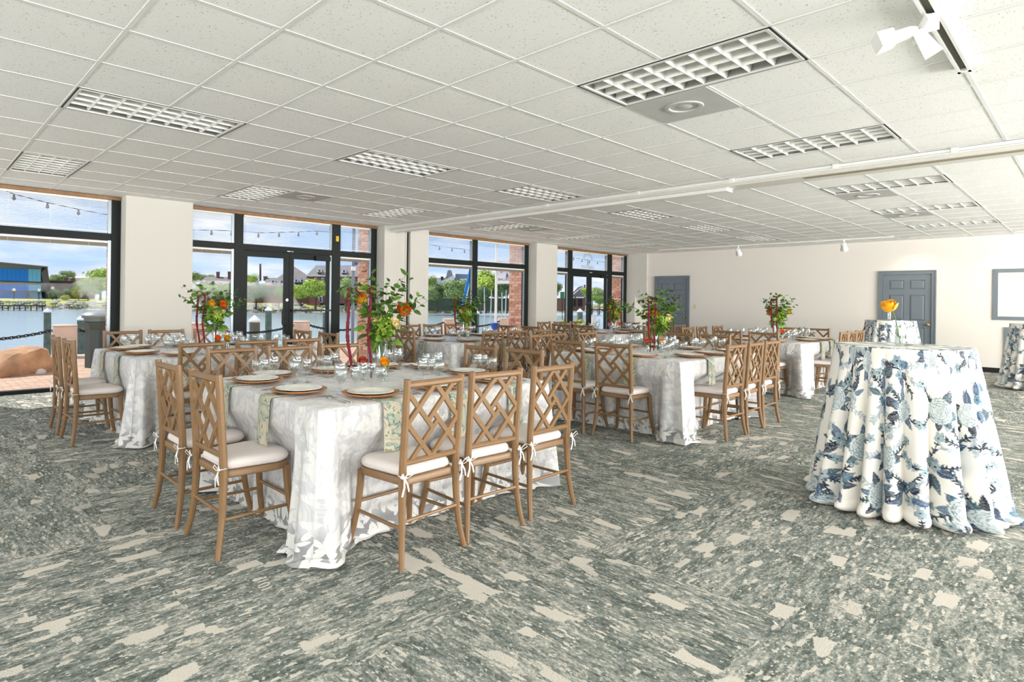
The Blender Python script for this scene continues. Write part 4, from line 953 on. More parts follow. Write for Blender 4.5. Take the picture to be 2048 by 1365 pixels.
t = bpy.data.objects.new('trim_5', None); COL.objects.link(t); struct(t, 'lower grey panel frame under the picture frame moulding'); t.location = (WX, 0, 0)
b = MB()
for a0, a1, z0, z1 in ((1.26, 1.33, .1, .93), (-.82, 1.26, .86, .93), (-.82, 1.26, .1, .17)): b.span((-.03, a0, z0), (0, a1, z1))
b.obj('moulding', TRIMG, t); MB().span((-.012, -.82, .17), (0, 1.26, .86)).obj('panel', mat('blue_grey_panel', (84, 96, 108), .5), t)
b = MB()
for a0, a1 in ((-6.9, 2.41), (3.435, 7.86), (8.91, 9.15)): b.span((WX - .012, a0, 0), (WX, a1, .1))
struct(b.obj('baseboard_back', BLACK), 'black rubber skirting along the back wall')
t = thing('light_switch', 'ivory light switch plate right of the left grey door', 'light switch', (WX, 7.71, 1.24))
IV = mat('ivory_plastic', (222, 208, 178), .4)
MB().span((-.007, -.04, -.06), (0, .04, .06)).obj('plate', IV, t); MB().span((-.016, -.008, -.016), (-.006, .008, .016)).obj('toggle', IV, t)

# ------------------------------------------------------------------ lattice back chair
def bez(p, n=6):
    return [Vector(q) for q in p]
def build_chair():
    t = bpy.data.objects.new('dining_chair', None); COL.objects.link(t)
    hs = .432; zt = .936
    # seat frame: rounded slab
    def outline(wf, wb, yb, yf, n=8):
        pts = []
        cs = [(wb, yb, .05), (wf, yf, .11)]
        def arc(cx, cy, r, a0, a1): return [(cx + r * math.cos(a0 + (a1 - a0) * i / n), cy + r * math.sin(a0 + (a1 - a0) * i / n)) for i in range(n + 1)]
        pts += arc(-wb + .05, yb + .05, .05, PI, 1.5 * PI); pts += arc(wb - .05, yb + .05, .05, 1.5 * PI, 2 * PI)
        pts += arc(wf - .11, yf - .11, .11, 0, PI / 2); pts += arc(-wf + .11, yf - .11, .11, PI / 2, PI)
        return pts
    ol = outline(.205, .187, -.185, .215)
    s = MB(); sc = lambda o, k: [(x * k, y * k) for x, y in o]
    n = len(ol); lv = [(sc(ol, .97), .396), (ol, .402), (ol, .428), (sc(ol, .975), .434)]
    vs = [(x, y, z) for o, z in lv for x, y in o]
    s.add(vs, [tuple(range(n))[::-1], tuple(range(3 * n, 4 * n))] + [(i * n + k, i * n + (k + 1) % n, (i + 1) * n + (k + 1) % n, (i + 1) * n + k) for i in range(3) for k in range(n)])
    s.obj('seat', CHAIRW, t, smooth=True)
    c = MB(); lv = [(.93, .434), (.99, .442), (1.0, .456), (.985, .472), (.93, .483), (.80, .489), (.55, .4915)]
    co = outline(.200, .176, -.172, .212)
    vs = [(x * k, y * k + .002, z) for k, z in lv for x, y in co]
    m_ = len(lv); c.add(vs, [tuple(range(n))[::-1], tuple(range((m_ - 1) * n, m_ * n))] + [(i * n + k, i * n + (k + 1) % n, (i + 1) * n + (k + 1) % n, (i + 1) * n + k) for i in range(m_ - 1) for k in range(n)])
    cu = c.obj('cushion', CUSH, t, smooth=True, ang=60)
    b = MB(); b.tube([(x * 1.003, y * 1.003 + .002, .457) for x, y in co + co[:1]], .003, 5, cap=False); b.obj('piping', CUSH, cu, smooth=True)
    # legs: rear ones run on into the back posts
    for sx in (-1, 1):
        path = [(.222, -.222, 0), (.206, -.203, .10), (.195, -.190, .21), (.190, -.184, .33), (.189, -.182, .42), (.189, -.186, .52), (.190, -.198, .70), (.191, -.214, zt)]
        b = MB(); b.tube([(sx * x, y, z) for x, y, z in path], [.0145, .0165, .0185, .0205, .0215, .0205, .0195, .019], 8, ph=PI / 8); b.obj('leg', CHAIRW, t, smooth=True)
        path = [(.218, .222, 0), (.200, .203, .10), (.186, .188, .21), (.178, .178, .33), (.176, .174, .41)]
        b = MB(); b.tube([(sx * x, y, z) for x, y, z in path], [.0145, .0165, .0185, .020, .021], 8, ph=PI / 8); b.obj('leg', CHAIRW, t, smooth=True)
        b = MB(); b.tube([(sx * .196, -.192, .19), (sx * .187, .190, .19)], .0095, 8); b.obj('stretcher', CHAIRW, t, smooth=True)
        # ribbon tie with bow
        b = MB(); p0 = Vector((sx * .186, -.172, .455)); q = Vector((sx * .203, -.214, .452))
        b.tube([p0, p0 + Vector((sx * .022, -.004, .0)), q, Vector((sx * .182, -.212, .45))], [.006, .005, .006, .005], 5, flat=.4)
        for dx, dz in ((.028, .028), (-.022, .024)):
            b.tube([q, q + Vector((dx, -.012, dz)), q + Vector((dx * 1.6, -.014, dz * .4)), q + Vector((dx * .5, -.006, -.004)), q], [.003, .0055, .0055, .004, .003], 5, flat=.4)
        for dx, dz in ((.024, -.07), (-.02, -.088)):
            b.tube([q, q + Vector((dx * .5, -.012, dz * .5)), q + Vector((dx, -.008, dz))], [.004, .0055, .006], 5, flat=.35)
        b.obj('ribbon_tie', TIE, cu, smooth=True)
    b = MB(); b.tube([(-.196, -.193, .225), (.196, -.193, .225)], .0095, 8); b.obj('stretcher', CHAIRW, t, smooth=True)
    b = MB(); b.tube([(-.186, .188, .235), (.186, .188, .235)], .0095, 8); b.obj('stretcher', CHAIRW, t, smooth=True)
    # back: rails and lattice in the leaning plane
    zb0, zb1 = .515, .908
    def yb(z): return -.186 - (z - .52) * .067
    b = MB(); b.tube([(-.19, yb(zb1), zb1), (.19, yb(zb1), zb1)], .0185, 8, ph=PI / 8); b.obj('top_rail', CHAIRW, t, smooth=True)
    b = MB(); b.tube([(-.188, yb(zb0), zb0), (.188, yb(zb0), zb0)], .0150, 8, ph=PI / 8); b.obj('lower_rail', CHAIRW, t, smooth=True)
    def P(u, v): z = zb0 + .004 + (zb1 - zb0 - .008) * v; return Vector(((u - .5) * .352, yb(z), z))
    a = .105
    bars = [((.5, 1), (0, .5)), ((.5, 1), (1, .5)), ((0, .5), (.5, 0)), ((1, .5), (.5, 0)),
            ((1 - a, 1), (.5 - a, .5)), ((1, a), (.5, .5 + a)), ((a, 0), (.5 + a, .5)), ((0, 1 - a), (.5, .5 - a))]
    for bi, (p, q) in enumerate(bars):
        b = MB(); b.bar(P(*p), P(*q), .0245, .0185 - .0007 * bi, (0, -1, -.067)); b.obj('lattice_bar', CHAIRW, t)
    return t
chair0 = build_chair(); remember(chair0)
used = [False]
# tables: name, x0, x1, y0, y1, chair back positions per side
TABLES = [
 ('nearest table', 1.56, 3.41, 2.68, 4.22, dict(s=[(2.03, 2.33), (2.53, 2.345), (3.05, 2.35)], n=[(1.957, 4.70), (2.44, 4.66), (2.93, 4.66)], e=[(1.20, 3.235), (1.195, 3.81)], w=[(3.86, 3.28), (3.82, 3.76)])),
 ('left window table', 1.545, 3.39, 5.80, 7.33, dict(s=[(1.98, 5.42), (2.52, 5.46), (3.005, 5.47)], n=[(1.92, 7.72), (2.40, 7.74), (2.91, 7.70)], e=[(1.13, 6.355), (1.125, 6.93)], w=[(3.76, 6.23), (3.74, 6.82)])),
 ('middle window table', 5.24, 7.09, 5.69, 7.22, dict(s=[(5.75, 5.43), (6.27, 5.46), (6.82, 5.46)], n=[(6.10, 7.60), (6.58, 7.60), (7.05, 7.60)], e=[(4.93, 6.25), (4.93, 6.80)], w=[(7.53, 6.28), (7.43, 6.71)])),
 ('middle room-side table', 5.47, 7.33, 2.72, 4.26, dict(s=[(6.10, 2.445), (6.59, 2.45), (7.08, 2.46)], n=[(5.78, 4.66), (6.17, 4.72), (6.77, 4.67)], e=[(5.13, 3.235), (5.10, 3.76)], w=[(7.84, 3.42), (7.78, 3.88)])),
 ('far room-side table', 9.45, 11.30, 2.90, 4.42, dict(s=[(10.36, 2.60), (10.80, 2.60), (11.27, 2.61)], n=[(9.76, 4.72), (10.27, 4.71), (10.85, 4.69)], e=[(9.17, 3.31), (9.16, 3.80)], w=[(11.62, 3.33), (11.60, 3.76)])),
 ('far window table', 9.12, 10.97, 5.74, 7.26, dict(s=[(9.70, 5.36), (10.19, 5.33), (10.65, 5.31)], n=[(9.39, 7.48), (9.87, 7.45), (10.36, 7.43)], e=[(8.78, 6.13), (8.77, 6.60)], w=[(11.02, 6.05), (11.0, 6.53)])),
]
SIDE = {'s': ('room side', 0), 'n': ('window side', PI), 'e': ('left end', -PI / 2), 'w': ('right end', PI / 2)}
SEATN = {'s': ['left', 'middle', 'right'], 'n': ['left', 'middle', 'right'], 'e': ['nearer', 'farther'], 'w': ['nearer', 'farther']}
def seat_phrase(side, i, tn): return f'{SEATN[side][i]} seat, {SIDE[side][0]} of the {tn}'
for tn, x0, x1, y0, y1, ch in TABLES:
    for side, L in ch.items():
        for i, (x, y) in enumerate(L):
            rz = SIDE[side][1]
            o = chair0 if not used[0] else copy_tree(chair0); used[0] = True
            off = Vector((0, .213, 0)); off.rotate(Euler((0, 0, rz)))
            o.location = (x + off.x, y + off.y, 0); o.rotation_euler = (0, 0, rz + rnd.uniform(-.045, .045))
            tag(o, f'tan lattice-back chair, {seat_phrase(side, i, tn)}', 'chair', f'lattice-back chairs at the {tn}')

# ------------------------------------------------------------------ tables and cloths
ZT = .765
def table(tn, x0, x1, y0, y1):
    cx, cy = (x0 + x1) / 2, (y0 + y1) / 2
    t = thing('banquet_table', f'{tn} itself, black legged trestle under its white cloth', 'table', (cx, cy, 0), 0, 'cloth covered banquet tables')
    a, b_ = (x1 - x0) / 2 - .03, (y1 - y0) / 2 - .03
    MB().span((-a, -b_, .725), (a, b_, .752)).obj('tabletop', TABLET, t)
    for sx in (-1, 1):
        for sy in (-1, 1):
            b = MB(); b.span((sx * (a - .16) - .022, sy * (b_ - .12) - .022, .02), (sx * (a - .16) + .022, sy * (b_ - .12) + .022, .725)); b.span((sx * (a - .16) - .05, sy * (b_ - .12) - .05, 0), (sx * (a - .16) + .05, sy * (b_ - .12) + .05, .022)); b.obj('leg', BLACK, t)
def cloth(tn, x0, x1, y0, y1, seed, ch, N=420, K=26, corner_pool=None):
    r_ = random.Random(seed); cx, cy = (x0 + x1) / 2, (y0 + y1) / 2; a, b_ = (x1 - x0) / 2, (y1 - y0) / 2; rc = .035
    t = thing('tablecloth', f'white leaf patterned sheer cloth draped over the {tn}', 'tablecloth', (cx, cy, 0), 0, 'white sheer tablecloths')
    # where a chair is pushed under the table its front presses the skirt inwards
    def press(k4, px, py):
        sd = 'swne'[k4]; best = 0.0
        for (x, y) in ch[sd]:
            if sd == 's': al, gp = abs(px + cx - x), (y + .452) - y0
            elif sd == 'n': al, gp = abs(px + cx - x), y1 - (y - .452)
            elif sd == 'e': al, gp = abs(py + cy - y), (x + .452) - x0
            else: al, gp = abs(py + cy - y), x1 - (x - .452)
            if gp > 0: best = max(best, gp * max(0.0, min(1.0, (.36 - al) / .11)))
        return best
    # perimeter, denser near the corners
    prs = []; per = []; L = [2 * a, 2 * b_, 2 * a, 2 * b_]; cor = [(-a, -b_), (a, -b_), (a, b_), (-a, b_)]; dirs = [(1, 0), (0, 1), (-1, 0), (0, -1)]
    s0 = 0
    for k in range(4):
        n = int(N * L[k] / (2 * (2 * a + 2 * b_)) * 2)
        for i in range(n):
            u = i / n; u = u - math.sin(4 * PI * u) * 0 + (-.085 * math.sin(2 * PI * u) * -1) * 0
            u = .5 - .5 * math.cos(PI * u) * .55 - (.5 - u) * .45 if True else u
            u = i / n * .45 + (.5 - .5 * math.cos(PI * i / n)) * .55
            d = u * L[k]; px, py = cor[k][0] + dirs[k][0] * d, cor[k][1] + dirs[k][1] * d
            dc = min(d, L[k] - d); nx, ny = dirs[k][1], -dirs[k][0]
            # blend normal towards the diagonal near the corners
            w_ = .5 * max(0, 1 - dc / .16)
            other = dirs[(k - 1) % 4] if d < L[k] / 2 else dirs[(k + 1) % 4]
            on = (other[1], -other[0]); mx, my = nx * (1 - w_) + on[0] * w_, ny * (1 - w_) + on[1] * w_; l_ = math.hypot(mx, my)
            per.append((px, py, mx / l_, my / l_, dc, s0 + d, (k if d < L[k] / 2 else (k + 1) % 4))); prs.append(press(k, px, py))
        s0 += L[k]
    n = len(per); vs = []; uvs = []
    ph = [(r_.uniform(0, 6.28), r_.choice((5, 7, 9, 12, 15, 19, 24, 31)), r_.uniform(.4, 1)) for _ in range(9)]
    cph = [r_.uniform(0, 6.28) for _ in range(4)]; Pm = 4 * (a + b_)
    poolk = [r_.uniform(.6, 1.1) for _ in range(4)]
    if corner_pool: poolk = corner_pool
    for k in range(K + 1):
        for pk, (px, py, nx, ny, dc, s_, ck) in enumerate(per):
            c = math.exp(-(dc / (.15 + .10 * min(1, k / K))) ** 2); c2 = math.exp(-(dc / .30) ** 2)
            if k == 0: z, off = ZT, -.05
            elif k == 1: z, off = ZT, -.014
            elif k == 2: z, off = ZT - .006, -.003
            else:
                tt = (k - 2) / (K - 2); z = ZT - .008 - (ZT - .012) * min(1, tt * 1.16); dr = 1 - z / ZT
                f = sum(am * math.sin(fr * 2 * PI * s_ / Pm * 2 + p_ + .4 * dr) for p_, fr, am in ph) / 4.5
                wv = math.sin(dc * 42 + cph[ck]) * c2
                off = dr * (.012 + c * (.035 + .06 * poolk[ck])) + (dr ** .7) * (.011 * f + .034 * wv) + .002
                off = max(off, .002 + dr * .004)
                ov = max(0, tt * 1.16 - 1)
                if ov > 0:
                    off += ov * (.06 + .36 * c2 * poolk[ck]) + .02 * math.sin(s_ * 31 + k * 1.7) * ov * 3
                    z = .008 + (.5 + .5 * math.sin(s_ * 26 + 9 * ov)) * .05 * c2 * poolk[ck] * math.sin(PI * min(1, ov / .16)) + .012 * c2
            if k > 2: off -= prs[pk] * max(0.0, min(1.0, (.62 - z) / .13))
            vs.append((px + nx * off, py + ny * off, z)); uvs.append((s_ * 1.0, (ZT - z) + (0 if z > .02 else 0)) if k > 1 else (px + 3, py + 7))
    fs = [tuple(range(n))] + [(k * n + i, (k + 1) * n + i, (k + 1) * n + (i + 1) % n, k * n + (i + 1) % n) for k in range(K) for i in range(n)]
    b = MB(); b.add(vs, fs); o = b.obj('drape', CLOTH, t, smooth=True, ang=70)
    uvl = o.data.uv_layers.new(name='UVMap'); li = np.empty(len(o.data.loops), dtype=np.int32); o.data.loops.foreach_get('vertex_index', li)
    U = np.array(uvs, dtype=np.float32)[li]
    # top face: planar coordinates
    nt_ = n; xy = np.array([(v[0] + 3, v[1] + 7) for v in vs], dtype=np.float32); U[:nt_] = xy[li[:nt_]]
    lp = np.arange(len(li)); faceid = (lp - n) // 4; ring = np.where(lp >= n, faceid // n, -1)
    seam = (lp >= n) & ((faceid % n) == n - 1) & (U[:, 0] < .2) & (ring > 1); U[seam, 0] += s0
    low = (ring <= 1) & (ring >= 0); U[low] = xy[li[low]]
    uvl.data.foreach_set('uv', U.ravel())
    # opaque lining just inside
    b = MB(); vs2 = []
    for z, ins in ((ZT - .006, .03), (ZT - .012, .006), (.64, .004), (.47, .003), (.13, .002)):
        for (px, py, nx, ny, dc, s_, ck), pr_ in zip(per[::4], prs[::4]): i2 = ins + .012 + pr_ * (1 if z < .5 else 0); vs2.append((px - nx * i2, py - ny * i2, z))
    m_ = len(per[::4]); b.add(vs2, [tuple(range(m_))] + [(k * m_ + i, (k + 1) * m_ + i, (k + 1) * m_ + (i + 1) % m_, k * m_ + (i + 1) % m_) for k in range(4) for i in range(m_)])
    b.obj('lining', LIN_IN, t, smooth=True)
for k, (tn, x0, x1, y0, y1, ch) in enumerate(TABLES):
    table(tn, x0, x1, y0, y1)
    cloth(tn, x0, x1, y0, y1, 20 + k, ch, N=520 if k in (0, 3) else 360, K=40 if k in (0, 3) else 26, corner_pool=[.75, .4, .4, .5] if k == 0 else None)

# ------------------------------------------------------------------ place settings
def lathe_thing(name, prof, n, m, smooth=True):
    o = MB().lathe(prof, n).obj(name, m, smooth=smooth, ang=50); return o
P_charger = lathe_thing('charger_plate', [(0, .004), (.11, .004), (.125, .012), (.160, .020), (.166, .022), (.166, .018), (.160, .013), (.125, .004), (.115, 0), (0, 0)][::-1], 40, CHARG)
P_plate = lathe_thing('dinner_plate', [(0, 0), (.075, 0), (.09, .006), (.130, .016), (.136, .0175), (.136, .020), (.130, .0205), (.092, .0115), (.080, .007), (0, .006)], 40, PLATE)
def goblet(h, rb, rm, name):
    r = .0035; zb = h * .46
    prof = [(0, 0), (.033, .001), (.034, .003), (.012, .008), (r + .001, .016), (r, .03), (r + .0005, zb - .012), (.012, zb - .004), (rm * .62, zb + .006), (rm * .95, zb + .026), (rm, zb + .042), (rm * .97, zb + .07), (rb, h), (rb - .0015, h), (rm * .95, zb + .07), (rm - .0025, zb + .042), (rm * .9, zb + .028), (rm * .55, zb + .010), (0, zb + .006)]
    return lathe_thing(name, prof, 26, GLASSW)
P_wine = goblet(.172, .033, .038, 'wine_glass'); P_water = goblet(.150, .034, .040, 'water_goblet'); P_white = goblet(.160, .029, .033, 'white_wine_glass')
def cutlery(kind):
    b = MB(); z = .004
    if kind == 'knife':
        b.add([(x, y, zz) for zz in (.002, .0045) for x, y in ((-.004, -.11), (.004, -.11), (.006, 0), (.009, .02), (.009, .09), (.002, .115), (-.004, .11), (-.005, 0))], [tuple(range(8))[::-1], tuple(range(8, 16))] + [(i, (i + 1) % 8, 8 + (i + 1) % 8, 8 + i) for i in range(8)])
    else:
        b.tube([(0, -.10, .003), (0, -.05, .005), (0, .02, .008), (0, .045, .008)], [.006, .0045, .003, .004], 6, flat=.35)
        if kind == 'spoon':
            vs = []; 
            for r_, zz in ((1, .008), (.7, .0045), (0.05, .003)):
                for i in range(14): vs.append((.020 * r_ * math.cos(2 * PI * i / 14), .075 + .032 * r_ * math.sin(2 * PI * i / 14), zz))
            b.add(vs, [(k * 14 + i, k * 14 + (i + 1) % 14, (k + 1) * 14 + (i + 1) % 14, (k + 1) * 14 + i) for k in range(2) for i in range(14)] + [tuple(range(28, 42))])
        else:
            b.box((0, .056, .008), (.022, .024, .002))
            for i in range(4): b.box((-.0092 + .0062 * i, .088, .009), (.0032, .042, .002))
    return b.obj(kind, STEEL)
P_fork, P_knife, P_spoon = cutlery('fork'), cutlery('knife'), cutlery('spoon')
def napkin_mesh():
    """local +y points outwards over the table edge, edge at y = 0, top at z = 0"""
    b = MB(); w = .068; prof = [(-.20, .0025), (-.06, .0025), (-.012, .003), (.006, .0), (.016, -.012), (.019, -.04), (.022, -.12), (.028, -.20), (.030, -.27)]
    ns = 9; vs = []
    for y, z in prof:
        for i in range(ns):
            u = i / (ns - 1) * 2 - 1; k = max(0, -z) / .27; vs.append((w * u * (1 - .03 * k), y + .006 * math.sin(u * 4.2 + 1) * k, z))
    for y, z in prof:
        for i in range(ns):
            u = i / (ns - 1) * 2 - 1; k = max(0, -z) / .27; vs.append((w * u * (1 - .03 * k), y + (.006 if z < -.005 else 0) + .006 * math.sin(u * 4.2 + 1) * k, z + (.004 if z > -.005 else 0)))
    m_ = len(prof); o = m_ * ns
    fs = [(r * ns + i, r * ns + i + 1, (r + 1) * ns + i + 1, (r + 1) * ns + i) for r in range(m_ - 1) for i in range(ns - 1)]
    f2 = [tuple(q + o for q in f[::-1]) for f in fs]
    sd = [(r * ns, (r + 1) * ns, o + (r + 1) * ns, o + r * ns) for r in range(m_ - 1)] + [((r + 1) * ns + ns - 1, r * ns + ns - 1, o + r * ns + ns - 1, o + (r + 1) * ns + ns - 1) for r in range(m_ - 1)] + [((m_ - 1) * ns + i, (m_ - 1) * ns + i + 1, o + (m_ - 1) * ns + i + 1, o + (m_ - 1) * ns + i) for i in range(ns - 1)]
    b.add(vs, fs + f2 + sd); return b.obj('napkin', NAPK, smooth=True)
P_nap = napkin_mesh()
protos = [P_charger, P_plate, P_white, P_wine, P_water, P_fork, P_knife, P_spoon, P_nap]
def put(proto, loc, rz, label, cat, group):
    o = proto.copy(); COL.objects.link(o); o.location = loc; o.rotation_euler = (0, 0, rz); return tag(o, label, cat, group)
ZC = ZT + .001
for ti, (tn, x0, x1, y0, y1, ch) in enumerate(TABLES):
    for side, L in ch.items():
        rz = SIDE[side][1]
        for i, (x, y) in enumerate(L):
            jx = rnd.uniform(-.012, .012)
            if side == 's': c = Vector((min(max(x, x0 + .3), x1 - .25) + jx, y0 + .20, 0)); e = Vector((c.x, y0, 0))
            elif side == 'n': c = Vector((min(max(x, x0 + .3), x1 - .25) + jx, y1 - .20, 0)); e = Vector((c.x, y1, 0))
            elif side == 'e': c = Vector((x0 + .20, min(max(y, y0 + .42), y1 - .38) + jx, 0)); e = Vector((x0, c.y, 0))
            else: c = Vector((x1 - .20, min(max(y, y0 + .42), y1 - .38) + jx, 0)); e = Vector((x1, c.y, 0))
            ph = seat_phrase(side, i, tn)
            def W(dx, dy):
                v = Vector((dx, dy, 0)); v.rotate(Euler((0, 0, rz))); return c + v
            put(P_nap, (e.x, e.y, ZC), rz + PI, f'green marbled napkin hanging at {ph}', 'napkin', 'marbled napkins over the table edges')
            put(P_charger, (c.x, c.y, ZC + .007), 0, f'copper brown charger plate at {ph}', 'charger plate', 'copper charger plates')
            put(P_plate, (c.x, c.y, ZC + .0155), 0, f'white china plate at {ph}', 'plate', 'white china plates')
            g1 = W(.10 + rnd.uniform(-.01, .01), .225 + rnd.uniform(-.01, .015)); g2 = W(.185 + rnd.uniform(-.01, .01), .175 + rnd.uniform(-.015, .01))
            put(P_wine, (g1.x, g1.y, ZC), 0, f'taller stemmed wine glass at {ph}', 'glass', 'stemmed wine glasses')
            put(P_water, (g2.x, g2.y, ZC), 0, f'shorter wide water goblet at {ph}', 'glass', 'wide water goblets')
            g3 = W(.19 + rnd.uniform(-.01, .01), .265 + rnd.uniform(-.012, .012)); g3.x = min(max(g3.x, x0 + .06), x1 - .06); g3.y = min(max(g3.y, y0 + .06), y1 - .06)
            put(P_white, (g3.x, g3.y, ZC), 0, f'slim white wine glass at {ph}', 'glass', 'slim wine glasses')
            if ti in (0, 1, 3) or side in 'es':
                for pr, dx, nm in ((P_fork, -.215, 'inner fork'), (P_knife, .200, 'knife'), (P_spoon, .232, 'spoon')):
                    q = W(dx, -.02); put(pr, (q.x, q.y, ZC), rz + rnd.uniform(-.04, .04), f'steel {nm} at {ph}', 'cutlery', 'steel cutlery')
            if ti in (0,):
                q = W(-.245, -.02); put(P_fork, (q.x, q.y, ZC), rz + rnd.uniform(-.04, .04), f'steel outer fork at {ph}', 'cutlery', 'steel cutlery')
for o in protos: bpy.data.objects.remove(o)

# ------------------------------------------------------------------ flower arrangements
def petal_flower(n_lay, r, m, name, seed):
    r_ = random.Random(seed); b = MB()
    for k in range(n_lay):
        t_ = k / (n_lay - 1); a = k * 2.4 + r_.uniform(-.2, .2); rho = r * (.30 + .62 * t_); tm = 2.5 - .80 * t_ + r_.uniform(-.1, .1); vs = []
        for i in range(6):
            for j in range(5):
                u = i / 5; w = (j / 4 - .5) * 2; th = .25 + (tm - .25) * u; hw = (.95 - .25 * t_) * math.sin(PI * min(1, .12 + .74 * u)) ** .6
                fl = .10 * r * t_ * max(0, u - .72) / .28; ph_ = a + w * hw
                rad = rho * math.sin(th) + fl; z = -rho * math.cos(th) * (1.12 - .1 * t_) - .05 * r * w * w * u
                vs.append((rad * math.cos(ph_), rad * math.sin(ph_), z))
        b.add(vs, [(i * 5 + j, i * 5 + j + 1, (i + 1) * 5 + j + 1, (i + 1) * 5 + j) for i in range(5) for j in range(4)])
    return b.obj(name, m, smooth=True)
def leaf_mesh(L, w, m, name='leaf', curl=.25):
    b = MB(); vs = []
    for i in range(6):
        u = i / 5; hw = w * math.sin(PI * u ** .8) ** .9 * (1 if 0 < i < 5 else 0)
        z = -curl * L * u * u
        vs += [(-hw, u * L, z + .15 * hw), (0, u * L, z), (hw, u * L, z + .15 * hw)]
    b.add(vs, [(i * 3 + j, i * 3 + j + 1, (i + 1) * 3 + j + 1, (i + 1) * 3 + j) for i in range(5) for j in range(2)]); return b.obj(name, m, smooth=True)
LF = [leaf_mesh(.060, .017, LEAFM), leaf_mesh(.046, .015, LEAFM), leaf_mesh(.05, .016, LEAFD), leaf_mesh(.085, .028, LEAFM, curl=.4), leaf_mesh(.034, .011, LEAFD)]
FLM = {c: petal_flower(16, .05, m, 'rose', 3 + i) for i, (c, m) in enumerate((('o', ROSEO), ('y', ROSEY), ('c', ROSEC), ('k', ROSEK)))}
def orient(o, p, d, roll=0.0, s=1.0, axis='Y'):
    q = Vector(d).normalized().to_track_quat(axis, 'Z' if axis == 'Y' else 'Y').to_matrix().to_4x4()
    o.matrix_local = Matrix.Translation(Vector(p)) @ q @ Matrix.Rotation(roll, 4, axis) @ Matrix.Scale(s, 4)
rt2 = Vector((rt.x, rt.y, 0))
def RD(a, b, c): return rt2 * a + Vector((fw.x, fw.y, 0)) * b + Vector((0, 0, c))
def vase_mesh(parent, h, r0, r1):
    b = MB().lathe([(0, .0), (r0, .0), (r0 * 1.02, .004), (r0 * .98, .02), (r0 * 1.02, h * .35), (r1 * .9, h * .75), (r1, h), (r1 - .002, h), (r1 * .86, h * .75), (r0 * .92, h * .35), (r0 * .88, .02), (0, .016)], 20)
    return b.obj('vase', GLASSW, parent, smooth=True)
